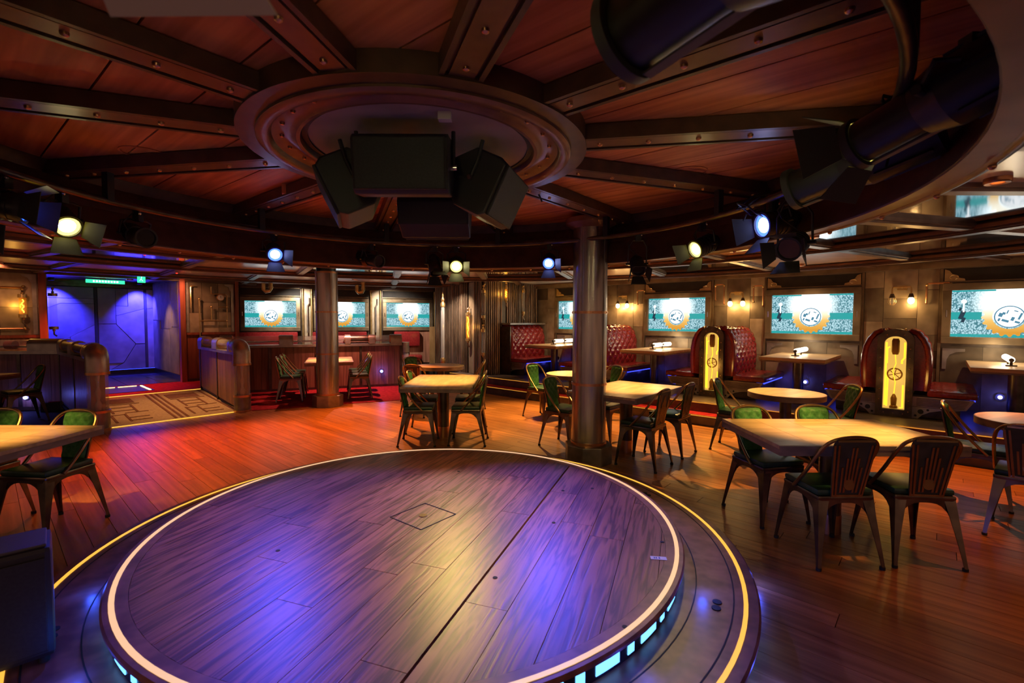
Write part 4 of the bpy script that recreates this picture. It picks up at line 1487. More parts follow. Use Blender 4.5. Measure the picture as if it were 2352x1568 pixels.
# ------------------------------------------------------------------ panelled dividers with glass-tube rails
def divider_run(root, p0, p1, z0a, z0b, npan, rail, H_=1.0, dark=0, skip_first_bracket=False):
    """one straight run: boards between metal strips, ledge, tube rail on top"""
    p0, p1 = Vector(p0), Vector(p1)
    d = p1 - p0
    L = d.length
    ang = atan2(d.y, d.x)
    o = Vector((root.location.x, root.location.y, 0))
    l0 = Vector((p0.x, p0.y, 0)) - o

    def pt(x, y, z):
        c, s_ = cos(ang), sin(ang)
        return (l0.x + x * c - y * s_, l0.y + x * s_ + y * c, z)

    def bx(x0, x1, y0, y1, za, zb, name, mat):
        f = lambda x: z0a + (z0b - z0a) * x / L
        b = [pt(x0, y0, za + f(x0)), pt(x1, y0, za + f(x1)), pt(x1, y1, za + f(x1)), pt(x0, y1, za + f(x0))]
        t_ = [pt(x0, y0, zb), pt(x1, y0, zb), pt(x1, y1, zb), pt(x0, y1, zb)]
        return MB().hexa(b, t_).build(name, mat, root)
    bx(0, L, -.05, .05, .01, H_ - .05, 'divider_core', 'dark_slot')
    w = L / npan
    for k in range(npan):
        nb = max(2, round(w / .16))
        bw = (w - .05) / nb
        for j in range(nb):
            xa = k * w + .025 + j * bw
            for ya, yb in ((-.066, -.05), (.05, .066)):
                bx(xa + .002, xa + bw - .002, ya, yb, .06, H_ - .06, 'panel_board', 'panel_wood')
    for k in range(npan + 1):
        x = min(max(k * w, .02), L - .02)
        bx(x - .025, x + .025, -.078, .078, .0, H_ - .04, 'metal_strip', 'gunmetal')
    bx(0, L, -.075, .075, .0, .06, 'base_rail', 'gunmetal')
    m = MB()
    m.hexa([pt(0, -.10, H_ - .05), pt(L, -.10, H_ - .05), pt(L, .10, H_ - .05), pt(0, .10, H_ - .05)], [pt(0, -.10, H_), pt(L, -.10, H_), pt(L, .10, H_), pt(0, .10, H_)])
    m.build('ledge', 'pewter', root)
    zc = H_ + .10
    for (x0, x1, kind) in rail:
        x0, x1 = x0 * L, x1 * L
        if kind in ('tube', 'dark'):
            MB().cyl(pt(x0, 0, zc), pt(x1, 0, zc), .088, seg=24, caps=False).build('rail_tube', 'tube_glass' if kind == 'tube' else 'gunmetal', root, True)
            if kind == 'tube':
                MB().cyl(pt(x0, 0, zc - .03), pt(x1, 0, zc - .03), .018, seg=8).build('tube_rod', 'chrome', root, True)
            for xe in (x0, x1):
                MB().cyl(pt(xe - .012, 0, zc), pt(xe + .012, 0, zc), .098, seg=24).build('tube_collar', 'copper', root, True)
        else:
            prof_ = [(-.105, H_), (.105, H_), (.105, zc + .01)] + [(.105 * cos(t), zc + .01 + .098 * sin(t)) for t in [pi * i / 10 for i in range(1, 10)]] + [(-.105, zc + .01)]
            MB().hexa([pt(x0, y, z) for y, z in prof_], [pt(x1, y, z) for y, z in prof_]).build('rail_saddle', 'pewter' if kind == 'saddle' else 'gunmetal', root, True)
    return pt, L


def end_post(root, p, back, z0=0.0):
    o = Vector((p[0] - root.location.x, p[1] - root.location.y, 0))
    bk = Vector((back[0], back[1], 0)).normalized()
    L_ = lambda prof_, nm, mt, sm=True: setattr(MB().lathe([(r, z + z0) for r, z in prof_], 32).build(nm, mt, root, sm), 'location', o)
    L_([(0, 0), (.125, 0), (.125, .26), (.11, .27), (0, .27)], 'post_base', 'steel_base')
    L_([(.12, .0), (.135, .0), (.135, .035), (.12, .035)], 'post_band', 'copper')
    L_([(.11, .25), (.135, .25), (.135, .285), (.11, .285)], 'post_band', 'copper')
    L_([(.112, .28), (.118, .28), (.118, .80), (.112, .80)], 'post_glass', 'tube_glass')
    L_([(0, .28), (.03, .28), (.045, .35), (.02, .42), (.035, .52), (.02, .6), (.03, .8), (0, .8)], 'post_filament', 'pewter')
    L_([(.11, .78), (.14, .78), (.14, .815), (.11, .815)], 'post_band', 'copper')
    path = [o + Vector((0, 0, .81)), o + Vector((0, 0, .98))]
    for k in range(1, 8):
        a_ = (pi / 2) * k / 7
        path.append(o + bk * (.12 * (1 - cos(a_))) + Vector((0, 0, .98 + .10 * sin(a_))))
    path.append(o + bk * .24 + Vector((0, 0, 1.08)))
    MB().tube(path, .132, 24).build('post_elbow', 'pewter', root, True)
    MB().tube([o + bk * .22 + Vector((0, 0, 1.08)), o + bk * .25 + Vector((0, 0, 1.08))], .136, 24).build('post_band', 'copper', root, True)


pR, pR2 = (-4.52, 7.95), (-6.22, 9.60)
t = thing('panelled_divider', 'wood-panelled divider with glass-tube rail in front of the three back screens', 'divider', (-5.5, 9.98, 0))
bR = (pR2[0] - pR[0], pR2[1] - pR[1])
divider_run(t, pR, pR2, 0, .14, 2, ((.10, .18, 'saddle'), (.18, .45, 'tube'), (.45, .58, 'saddle'), (.58, .88, 'tube'), (.88, 1.0, 'saddle')))
divider_run(t, (-6.0, 9.78), (-2.60, 11.18), 0, 0, 4, ((.0, .06, 'saddle'), (.06, .30, 'tube'), (.30, .37, 'saddle'), (.37, .66, 'tube'), (.66, .69, 'saddle'), (.69, .80, 'dark'), (.80, .835, 'saddle'), (.835, .93, 'tube'), (.93, 1.0, 'saddle')))
end_post(t, pR, bR)
# short glass leg at the far end
m = MB().lathe([(.08, .30), (.085, .30), (.085, .78), (.08, .78)], 20).build('post_glass', 'tube_glass', t, True)
m.location = (-2.52 + 5.5, 11.22 - 9.98, 0)
m = MB().lathe([(0, .78), (.10, .78), (.10, 1.02), (0, 1.02)], 20).build('post_base', 'pewter', t, True)
m.location = (-2.52 + 5.5, 11.22 - 9.98, 0)
m = MB().lathe([(0, .0), (.10, .0), (.10, .30), (0, .30)], 20).build('post_base', 'pewter', t, True)
m.location = (-2.52 + 5.5, 11.22 - 9.98, 0)
c = thing('courtesy_lamp', 'round blue lamp set in the divider panel behind the slim column', 'wall lamp', (-3.0, 10.93, .36), radians(22.4))
MB().lathe([(.0, 0), (.035, 0), (.05, .012), (.05, .02), (0, .02)], 20).build('bezel', 'gunmetal', c, True).rotation_euler.x = pi / 2
MB().ball((0, -.02, 0), .028).build('lens', 'led_blue_dot', c, True)
point((0, -.12, 0), (.10, .12, 1), 2.0, .02, c)

pL, pL2, pL3 = (-5.72, 6.55), (-7.62, 8.10), (-10.2, 7.80)
t = thing('panelled_divider', 'wood-panelled divider with glass-tube rail at the left edge beside the ramp', 'divider', (-6.6, 7.3, 0))
divider_run(t, pL, pL2, 0, .10, 2, ((.10, .16, 'saddle'), (.16, .48, 'dark'), (.48, .58, 'saddle'), (.58, .88, 'dark'), (.88, 1.0, 'saddle')))
divider_run(t, pL2, pL3, 0, 0, 4, ((.0, .19, 'saddle'), (.19, .5, 'tube'), (.5, .6, 'saddle'), (.6, 1.0, 'tube')))
end_post(t, pL, (pL2[0] - pL[0], pL2[1] - pL[1]))
MB().cyl((-8.35 + 6.6, 8.0 - 7.3, 1.10), (-8.48 + 6.6, 7.99 - 7.3, 1.10), .07, seg=20).build('red_float', 'red_plastic', t, True)
c = thing('courtesy_lamp', 'round blue lamp low on the divider at the left edge', 'wall lamp', (-8.15, 7.95, .22), radians(186.6))
MB().lathe([(.0, 0), (.035, 0), (.05, .012), (.05, .02), (0, .02)], 20).build('bezel', 'gunmetal', c, True).rotation_euler.x = pi / 2
MB().ball((0, .02, 0), .028).build('lens', 'led_blue_dot', c, True)
point((0, .12, 0), (.10, .12, 1), 2.5, .02, c)
# ------------------------------------------------------------------ dining tables
def rect_table(x, y, rz, w, d, label):
    t = thing('dining_table', label, 'table', (x, y, 0), rz, 'rectangular wooden dining tables')
    n = 5
    for k in range(n):
        MB().box((-w / 2 + w / n * (k + .5), 0, .737), (w / n - .002, d - .03, .026)).build('top_board', 'table_wood', t).rotation_euler = (0, 0, 0)
    m = MB()
    m.box((0, 0, .705), (w - .002, d - .002, .042))
    for sg in (-1, 1):
        m.box((0, sg * (d / 2 - .0075), .736), (w, .015, .026))
    m.build('edge_band', 'table_edge', t)
    MB().cyl((0, 0, .14), (0, 0, .69), .075, seg=24).build('pedestal', 'gunmetal', t, True)
    MB().cyl((0, 0, .0), (0, 0, .14), .079, seg=24).build('metal_foot', 'copper', t, True)
    MB().box((0, 0, .68), (.4, .4, .02)).build('mount_plate', 'gunmetal', t)
    return t


def round_table(x, y, r, label):
    t = thing('round_table', label, 'table', (x, y, 0), random.uniform(0, 1), 'round wooden dining tables')
    MB().lathe([(0, .725), (r - .008, .725), (r - .008, .75), (0, .75)], 64).build('tabletop', 'table_wood', t, True)
    MB().lathe([(r - .02, .69), (r, .69), (r, .748), (r - .008, .748), (r - .02, .72)], 64).build('edge_band', 'table_edge', t, True)
    MB().lathe([(0, .69), (r - .02, .69), (r - .02, .725), (0, .725)], 48).build('underside', 'table_edge', t, True)
    MB().cyl((0, 0, .12), (0, 0, .69), .06, seg=24).build('pedestal', 'gunmetal', t, True)
    MB().cyl((0, 0, .0), (0, 0, .12), .064, seg=24).build('metal_foot', 'copper', t, True)
    return t


rect_table(2.36, 3.48, 0, 1.24, .86, 'long wooden dining table in the right foreground with four chairs')
rect_table(1.36, 5.62, radians(49.5), 1.25, .86, 'wooden dining table standing directly behind the big column')
rect_table(-.91, 6.30, radians(90), 1.30, .88, 'wooden dining table behind the stage, end on, with four chairs')
rect_table(-3.62, 9.45, radians(110), 1.30, .86, 'wooden dining table on the red carpet behind the slim column')
rect_table(-3.70, 3.14, 0, 1.24, .86, 'wooden dining table cut off by the left edge of the picture')
round_table(-1.26, 8.35, .42, 'round table furthest back, behind the end-on dining table')
round_table(.92, 7.18, .40, 'round table half hidden behind the left side of the big column')
round_table(3.10, 5.36, .39, 'round table between the long foreground table and the amber booths')
round_table(4.33, 3.86, .40, 'round table cut off by the right edge of the picture')
t = rect_table(-7.75, 6.50, radians(6), 1.2, .8, 'far wooden table at the left edge in front of the divider')


# ------------------------------------------------------------------ chairs
def chair_meshes():
    D = {}
    # legs: folded sheet, wide at the top, splayed and tapering
    for i, (sx, sy) in enumerate(((-1, 1), (1, 1), (-1, -1), (1, -1))):
        m = MB()
        rows = []
        spl = .045 if sy > 0 else .075
        for k in range(9):
            f = k / 8
            z = .435 * (1 - f)
            cx_, cy_ = sx * (.165 + .04 * f), sy * (.165 + spl * f)
            w = .050 * (1 - f) ** 1.4 + .020
            rows.append((cx_, cy_, z, w))
        prev = None
        vs, fs = [], []
        for (cx_, cy_, z, w) in rows:
            th = .006
            # L-shaped section opening inward
            pts = [(cx_ + sx * .012, cy_ + sy * .012), (cx_ + sx * .012 - sx * w, cy_ + sy * .012), (cx_ + sx * .012 - sx * w, cy_ + sy * .012 - sy * th),
                   (cx_ + sx * .012 - sx * th * 1.6, cy_ + sy * .012 - sy * th * 1.6), (cx_ + sx * .012 - sx * th, cy_ + sy * .012 - sy * w), (cx_ + sx * .012, cy_ + sy * .012 - sy * w)]
            vs += [(px, py, z) for px, py in pts]
        for r in range(8):
            for q in range(6):
                q2 = (q + 1) % 6
                fs.append((r * 6 + q, r * 6 + q2, (r + 1) * 6 + q2, (r + 1) * 6 + q))
        fs += [tuple(range(6)), tuple(range(48, 54))]
        m.add(vs, fs)
        cx_, cy_, z, w = rows[-1]
        D['leg%d' % i] = m.mesh('leg', 'chair_metal')
        f = MB().cyl((cx_, cy_, 0), (cx_, cy_, .018), .016, seg=10)
        D['foot%d' % i] = f.mesh('rubber_foot', 'rubber', True)
    # seat pan and arched aprons
    D['seat_pan'] = MB().box((0, 0, .435), (.365, .365, .028)).mesh('seat_pan', 'chair_metal', False, .01)
    ap = MB()
    for ax in range(2):
        for sg in (-1, 1):
            for k in range(10):
                f0, f1 = -1 + 2 * k / 10, -1 + 2 * (k + 1) / 10
                z0, z1 = .425 - .115 * abs(f0) ** 3 - .02, .425 - .115 * abs(f1) ** 3 - .02
                c0, c1 = f0 * .165, f1 * .165
                o0, o1 = sg * .172, sg * .180
                q = [(c0, o0, z0), (c1, o0, z1), (c1, o0, .43), (c0, o0, .43)]
                r_ = [(c0, o1, z0), (c1, o1, z1), (c1, o1, .43), (c0, o1, .43)]
                if ax:
                    q, r_ = [(b, a, z) for a, b, z in q], [(b, a, z) for a, b, z in r_]
                ap.hexa(q, r_)
    D['apron'] = ap.mesh('apron', 'chair_metal')
    D['seat_cushion'] = MB().box((0, .005, .468), (.36, .35, .040)).mesh('seat_cushion', 'green_leather', True, .016)
    # hoop
    half = [(.188, .06, .44), (.190, .0, .50), (.190, -.075, .585), (.188, -.145, .68), (.180, -.195, .755), (.158, -.222, .800), (.115, -.238, .826), (.06, -.245, .838), (0, -.247, .842)]
    path = [(-x, y, z) for x, y, z in half] + [(x, y, z) for x, y, z in half[::-1][1:]]
    # smooth once
    pp = []
    for i in range(len(path) - 1):
        a, b = Vector(path[i]), Vector(path[i + 1])
        pp += [a, a.lerp(b, .5)]
    pp.append(Vector(path[-1]))
    sm = [pp[0]] + [(pp[i - 1] + pp[i] * 2 + pp[i + 1]) / 4 for i in range(1, len(pp) - 1)] + [pp[-1]]
    D['hoop'] = MB().tube(sm, .0115, 8).mesh('back_hoop', 'chair_brass', True)

    def bk(u, v):
        """point of the back plate: u -1..1, v 0..1"""
        w = .098 + .047 * v
        if v > .82:
            w -= .028 * ((v - .82) / .18) ** 2
        z = .445 + .385 * v
        y = -.172 - .070 * v
        return (u * w, y, z)
    rows, rowb = [], []
    for i in range(13):
        rows.append([Vector(bk(-1 + 2 * j / 8, i / 12)) for j in range(9)])
    m = MB().surf(rows)
    rb_ = [[p + Vector((0, -.008, 0)) for p in r] for r in rows]
    m.surf(rb_)
    bd = [(i, 0) for i in range(13)] + [(12, j) for j in range(1, 9)] + [(i, 8) for i in range(11, -1, -1)] + [(0, j) for j in range(7, 0, -1)]
    for k in range(len(bd)):
        (i, j), (i2, j2) = bd[k], bd[(k + 1) % len(bd)]
        m.add([rows[i][j], rows[i2][j2], rb_[i2][j2], rb_[i][j]], [(0, 1, 2, 3)])
    D['plate'] = m.mesh('back_plate', 'back_plate')
    # raised stepped ornament on the rear of the plate
    m = MB()
    for u, v0, v1 in ((-.78, .0, .45), (-.78, .0, .9), (.78, .0, .9), (-.5, .08, .52), (-.28, .08, .68), (-.09, .3, .86), (.09, .3, .86), (.28, .08, .68), (.5, .08, .52)):
        a, b = Vector(bk(u, v0)) + Vector((0, -.011, 0)), Vector(bk(u, v1)) + Vector((0, -.011, 0))
        m.bar(a, b, .012, .008, (0, 1, 0))
    for v in (.02, .97):
        a, b = Vector(bk(-.95, v)) + Vector((0, -.010, 0)), Vector(bk(.95, v)) + Vector((0, -.010, 0))
        m.bar(a, b, .014, .008, (0, 1, 0))
    for u in (-.97, .97):
        a, b = Vector(bk(u, 0)) + Vector((0, -.009, 0)), Vector(bk(u, .9)) + Vector((0, -.009, 0))
        m.bar(a, b, .012, .010, (0, 1, 0))
    c = Vector(bk(0, .22)) + Vector((0, -.010, 0))
    m.cyl(c + Vector((0, .004, 0)), c + Vector((0, -.006, 0)), .036, seg=16)
    D['ornament'] = m.mesh('back_ornament', 'chair_brass')
    # quilted cushion on the front of the plate
    rows = []
    for i in range(37):
        v = .06 + .92 * i / 36
        r = []
        for j in range(25):
            u = -1 + 2 * j / 24
            p = Vector(bk(u * .93, v))
            e = min(1, (1 - abs(u)) / .12, (v - .06) / .06, (.98 - v) / .06)
            q = tuft(p.x / .085, (p.z - .44) / .10)
            h = .004 + e * (.012 + .012 * q)
            r.append(p + Vector((0, h, h * .15)))
        rows.append(r)
    D['back_cushion'] = MB().surf(rows).mesh('back_cushion', 'green_fabric', True)
    return D


CH = chair_meshes()


def chair(x, y, face, label, group='green quilted metal chairs', gold=False):
    """face: heading in degrees the sitter looks towards"""
    t = thing('dining_chair', label, 'chair', (x, y, 0), radians(face) - pi / 2, group)
    for i in range(4):
        l = link('leg', CH['leg%d' % i], t)
        link('rubber_foot', CH['foot%d' % i], l)
    link('seat_pan', CH['seat_pan'], t)
    link('apron', CH['apron'], t)
    link('seat_cushion', CH['seat_cushion'], t)
    link('back_hoop', CH['hoop'], t)
    b = link('back_plate', CH['plate'], t)
    link('back_ornament', CH['ornament'], b)
    link('back_cushion', CH['back_cushion'], t)


# foreground table on the right
chair(2.12, 3.16, 92, 'left of the two chairs with backs turned to us at the right foreground table')
chair(2.66, 3.17, 84, 'right of the two chairs with backs turned to us at the right foreground table')
chair(2.04, 3.76, -78, 'green quilted chair on the far left corner of the right foreground table')
chair(2.58, 3.80, -88, 'green quilted chair behind the far edge of the right foreground table')
# table behind the column
chair(1.42, 5.10, 139, 'chair nearest us at the table directly right of the big column')
chair(1.87, 5.60, 139, 'chair further right at the table directly right of the big column')
chair(1.20, 6.13, -41, 'chair on the far side of the table right of the big column')
chair(.66, 5.86, -41, 'chair peeking out on the left of the big column')
# end-on table behind the stage
chair(-1.16, 5.96, 3, 'near left chair of the end-on table behind the stage')
chair(-.56, 6.00, 178, 'near right chair of the end-on table behind the stage')
chair(-1.20, 6.62, 0, 'far left chair of the end-on table behind the stage')
chair(-.60, 6.64, 182, 'far right chair of the end-on table behind the stage')
# far round table
chair(-1.52, 7.74, 75, 'chair with its back to us at the furthest round table')
chair(-1.78, 8.90, -50, 'chair facing us behind the furthest round table')
chair(-.72, 8.42, 185, 'chair on the right side of the furthest round table')
# round table by the column
chair(.50, 7.62, -46, 'bright green chair facing us left of the big column')
chair(1.45, 7.42, 205, 'chair showing a sliver right of the big column by the round table')
# round table right
chair(2.72, 5.72, -38, 'green chair on the left side of the round table near the amber booths')
chair(3.62, 5.36, 172, 'chair seen from the side right of the round table near the amber booths')
# right edge
chair(4.06, 4.10, -45, 'dark green chair standing alone before the steps at the right edge')
chair(3.78, 3.42, 40, 'chair cut off by the right edge of the picture')
# carpet table
chair(-4.20, 9.02, 20, 'nearest chair left of the table on the red carpet')
chair(-4.34, 9.46, 20, 'middle chair left of the table on the red carpet')
chair(-4.50, 9.90, 20, 'furthest chair left of the table on the red carpet')
chair(-3.02, 9.38, 200, 'nearest chair right of the table on the red carpet')
chair(-3.18, 9.83, 200, 'middle chair right of the table on the red carpet')
chair(-3.34, 10.28, 200, 'furthest chair right of the table on the red carpet')
# left edge
chair(-3.40, 3.46, -96, 'whole green quilted chair at the table on the left edge')
chair(-4.02, 3.50, -90, 'chair cut in half by the left edge behind the left table')
chair(-7.30, 7.05, -120, 'far green chair at the left edge in front of the divider')

# loudspeaker on the lower tier of the stage, in the left foreground
t = thing('floor_monitor', 'dark loudspeaker box on the stage step in the left foreground', 'loudspeaker', (-2.02, 1.875, .165), radians(44))
MB().box((0, 0, .255), (.25, .24, .45), 0).build('cabinet', 'speaker_body', t, False, .02)
MB().box((0, -.122, .25), (.21, .012, .38), 0).build('grille', 'speaker_grille', t, False, .004)
MB().box((0, 0, .484), (.22, .21, .012), 0).build('top_plate', 'speaker_grey', t, False, .004)
for x in (-.09, .09):
    for y in (-.08, .08):
        MB().cyl((x, y, 0), (x, y, .035), .018, seg=10).build('rubber_foot', 'rubber', t, True)

# ------------------------------------------------------------------ speaker cluster under the central ring
def speaker(loc, rz, tilt, label, w=.56, h=.40, d=.34):
    t = thing('ceiling_speaker', label, 'loudspeaker', loc, 0, 'loudspeakers hung under the ceiling ring')
    t.rotation_euler = (radians(tilt), 0, radians(rz))      # local -y is the front
    sec = [(-d * .5, -h * .42), (-d * .5, h * .42), (-d * .38, h * .5), (d * .12, h * .5), (d * .5, h * .16), (d * .5, -h * .16), (d * .12, -h * .5), (-d * .38, -h * .5)]
    MB().hexa([(-w / 2, y, z) for y, z in sec], [(w / 2, y, z) for y, z in sec]).build('cabinet', 'speaker_body', t, False, .012)
    MB().box((0, -d * .5 - .008, 0), (w - .03, .022, h * .86), 0).build('grille', 'speaker_grille', t, False, .008)
    for sg in (-1, 1):
        MB().tube([(sg * (w / 2 + .012), 0, 0), (sg * (w / 2 + .012), 0, h * .30), (sg * (w / 2 + .012), .02, h * .62)], .012, 8).build('bracket', 'black_paint', t, True)
        MB().cyl((sg * (w / 2 + .0), 0, 0), (sg * (w / 2 + .03), 0, 0), .016, seg=12).build('knob', 'chrome', t, True)
    return t


speaker((CX - .035, CY - .33, 2.425), 0, 8, 'big black loudspeaker facing us at the front of the ceiling cluster', .53, .32, .28)
speaker((CX - .44, CY + .02, 2.40), -72, 26, 'black loudspeaker facing left in the ceiling cluster', .50, .36, .34)
speaker((CX + .40, CY + .02, 2.40), 74, 26, 'black loudspeaker facing right in the ceiling cluster', .50, .36, .34)
speaker((CX + .02, CY + .42, 2.36), 180, 30, 'black loudspeaker hanging lowest at the back of the ceiling cluster', .50, .34, .30)
t = thing('speaker_frame', 'dark steel frame holding the loudspeakers under the ceiling ring', 'frame', (CX, CY, 0))
MB().cyl((0, 0, 2.40), (0, 0, 2.655), .035, seg=16).build('stem', 'black_paint', t, True)
m = MB()
m.bar((-.42, .02, 2.53), (.40, .02, 2.53), .05, .03)
m.bar((0, -.30, 2.55), (.03, .40, 2.50), .05, .03)
m.build('cross_arms', 'black_paint', t)

# ------------------------------------------------------------------ lighting rail
lr = thing('lighting_rail', 'round steel lighting rail hung inside the ceiling ring', 'rail', (CX, CY, 0))
MB().tube([(2.40 * cos(2 * pi * i / 128), 2.40 * sin(2 * pi * i / 128), 2.41) for i in range(128)], .024, 10, True).build('rail_pipe', 'gunmetal', lr, True)
for k in range(12):
    a = SP0 + k * pi / 6
    MB().bar((2.40 * cos(a), 2.40 * sin(a), 2.41), (2.40 * cos(a), 2.40 * sin(a), ZR), .05, .05, (cos(a), sin(a), 0)).build('hanger', 'black_paint', lr)


# ------------------------------------------------------------------ stage lights
def barn_doors(t, L, r, d0, op, mats):
    """four hinged flaps around the lens, opening by op"""
    for k, mt in zip(range(4), mats):
        if mt is None:
            continue
        a = k * pi / 2
        ca, sa = cos(a), sin(a)
        w0, w1, ln = r * .75, r * 1.15, r * 1.45

        def q(u, v, off=0):
            # u along the hinge, v outwards along the flap
            rr = r * 1.02 + v * sin(op) + off * cos(op)
            dd = d0 + v * cos(op) - off * sin(op)
            x_, y_ = rr * ca - u * sa, rr * sa + u * ca
            return L(x_, y_, dd)
        b = [q(-w0, 0), q(w0, 0), q(w1, ln), q(-w1, ln)]
        t_ = [q(-w0, 0, .004), q(w0, 0, .004), q(w1, ln, .004), q(-w1, ln, .004)]
        MB().hexa(b, t_).build('barn_door', mt, t)


def fixture(lens, target, label, kind='fresnel', lens_mat='lens_glass', color=None, watts=0, cone=45, op=35, scale=1.0, hang=None, doors=True, flap='flap_black', light_target=None, blend=.5):
    lens = Vector(lens)
    d = (Vector(target) - lens).normalized()
    t = thing('stage_light', label, 'stage light', lens, 0, 'stage lights on the round rail')
    r_ = d.cross(Vector((0, 0, 1))).normalized()
    u_ = r_.cross(d)
    L = lambda x, y, z: r_ * x + u_ * y + d * z
    s = scale
    R = .078 * s
    if kind == 'fresnel':
        ln = .24 * s
        MB().cyl(L(0, 0, -.015), L(0, 0, -ln * .75), R, R * .98, 24).build('housing', 'black_paint', t, True)
        MB().cyl(L(0, 0, -ln * .75), L(0, 0, -ln), R * .95, R * .6, 24).build('rear_cap', 'black_paint', t, True)
        m = MB()
        for k in range(4):
            z = -ln * (.2 + .14 * k)
            m.cyl(L(0, 0, z), L(0, 0, z - .008), R * 1.06, seg=24)
        m.build('cooling_fins', 'black_paint', t, True)
    else:
        ln = .46 * s
        MB().cyl(L(0, 0, -.01), L(0, 0, -ln * .42), R * .86, R * .86, 24).build('lens_barrel', 'black_paint', t, True)
        MB().cyl(L(0, 0, -ln * .40), L(0, 0, -ln * .55), R * 1.0, R * 1.25, 24).build('shutter_ring', 'black_paint', t, True)
        MB().cyl(L(0, 0, -ln * .55), L(0, 0, -ln), R * 1.25, R * 1.1, 24).build('lamp_house', 'black_paint', t, True)
        m = MB()
        for a in range(6):
            an = a * pi / 3
            m.bar(L(R * 1.22 * cos(an), R * 1.22 * sin(an), -ln * .6), L(R * 1.18 * cos(an), R * 1.18 * sin(an), -ln * .95), .012 * s, .012 * s, L(cos(an), sin(an), 0))
        m.build('cooling_ribs', 'black_paint', t)
        MB().bar(L(R * .3, -R * .95, -.02), L(R * .3, -R * .95, -ln * .5), .022 * s, .006, L(0, 1, 0)).build('side_rail', 'speaker_grey', t)
    rim = 'black_paint' if kind == 'fresnel' or lens_mat != 'blue_rim' else 'lens_blue_dim'
    m = MB()
    n_ = 28
    pr = [(R * .88, -.02), (R * 1.05, -.02), (R * 1.05, .012), (R * .88, .012)]
    vs, fs = [], []
    for i in range(n_):
        a = 2 * pi * i / n_
        for (q, z) in pr:
            vs.append(L(q * cos(a), q * sin(a), z))
    for i in range(n_):
        j = (i + 1) % n_
        for k in range(4):
            fs.append((i * 4 + k, j * 4 + k, j * 4 + (k + 1) % 4, i * 4 + (k + 1) % 4))
    m.add(vs, fs)
    m.build('lens_rim', 'flap_black', t, True)
    m = MB()
    m.cyl(L(0, 0, -.012), L(0, 0, -.004), R * .9, seg=24)
    m.build('lens', lens_mat, t)
    if lens_mat in ('lens_yellow', 'lens_blue'):
        MB().cyl(L(0, 0, -.006), L(0, 0, .004), R * .62, R * .5, 20).build('lamp_core', 'core_' + lens_mat[5:], t, True)
    if doors:
        mats = flap if isinstance(flap, (list, tuple)) else [flap] * 4
        barn_doors(t, L, R, .012, radians(op), mats)
    # yoke up to the rail
    ctr = L(0, 0, -ln * .5)
    side = Vector((r_.x, r_.y, 0)).normalized()
    top = Vector(hang) - lens if hang is not None else Vector((0, 0, 2.41 - lens.z)) + Vector((ctr.x, ctr.y, 0)) * .6
    wy = R * 1.35
    yk = MB().tube([ctr + side * wy, ctr + side * wy + (top - ctr) * .55, top + side * wy * .55 - Vector((0, 0, .07)), top - side * wy * .55 - Vector((0, 0, .07)), ctr - side * wy + (top - ctr) * .55, ctr - side * wy], .008 * s, 6)
    yk.build('yoke', 'black_paint', t, True)
    for sg in (-1, 1):
        MB().cyl(ctr + side * sg * R * .9, ctr + side * sg * (wy + .02), .014 * s, seg=10).build('yoke_knob', 'black_paint', t, True)
    MB().box(top - Vector((0, 0, .03)), (.05, .05, .10)).build('clamp', 'black_paint', t)
    MB().ball(top + Vector((.03, -.02, -.02)), .014, seg=8, rings=6).build('clamp_bolt', 'chrome', t, True)
    MB().tube([top + side * .02, top + side * .10 - Vector((0, 0, .10)), top + side * .07 - Vector((0, 0, .16)), ctr + L(0, R, -ln * .3)], .005, 6).build('lead', 'cable', t, True)
    if color:
        tg = Vector(light_target) if light_target is not None else lens + d
        spot(lens + d * .03, tg, color, watts, cone, blend, R * .8, t)
        point(d * .035, (1, .80, .03) if color[0] > .5 else (.03, .06, 1), .4, R * .4, t)
    return t


def rail_pt(ang, z, r=2.40):
    return (CX + r * cos(radians(ang)), CY + r * sin(radians(ang)), z)


YEL, BLU = (1.0, .72, .16), (.05, .07, 1.0)
aim = (CX + .35, 1.6, .5)
fixture(rail_pt(137.1, 2.19), aim, 'bright blue stage light left of the slim column', 'fresnel', 'lens_blue', BLU, 270, 58, 40, .95, flap=[None, None, 'flap_black', 'flap_black'], light_target=(-.9, 2.6, .27))
fixture(rail_pt(91.5, 2.165), aim, 'bright yellow stage light in the middle of the round rail', 'fresnel', 'lens_yellow', YEL, 190, 38, 38, 1.0, flap=['flap_black', None, 'flap_black', 'flap_black'], light_target=(-.4, 2.8, .27))
fixture(rail_pt(65.9, 2.18), aim, 'bright blue stage light just left of the big column', 'fresnel', 'lens_blue', BLU, 270, 58, 42, .9, flap=[None, None, 'flap_black', 'flap_black'], light_target=(.0, 2.5, .27))
fixture(rail_pt(177.1, 2.17), (-.8, 2.2, .6), 'yellow stage light with open flaps on the far left', 'fresnel', 'lens_yellow', YEL, 50, 55, 48, 1.0, flap=[None, None, 'flap_black', 'flap_black'], light_target=(-1.0, 3.0, .27))
fixture(rail_pt(25.8, 2.17), (-.9, 3.2, 1.0), 'yellow stage light with open flaps between the column and the right booths', 'fresnel', 'lens_yellow', YEL, 60, 55, 46, 1.0, flap=['flap_black', None, None, 'flap_black'], light_target=(.3, 3.0, .27))
fixture(rail_pt(8.4, 2.24), (-.6, 3.1, 1.7), 'blue stage light seen from the side on the right of the rail', 'fresnel', 'lens_blue', BLU, 60, 60, 40, 1.15, flap=['flap_black', None, None, 'flap_black'], light_target=(.2, 2.7, .27))
fixture(rail_pt(163.5, 2.19), (-1.6, 3.0, 1.9), 'unlit long spotlight with blue front ring on the left of the rail', 'profile', 'lens_glass', None, 0, doors=False, scale=.95)
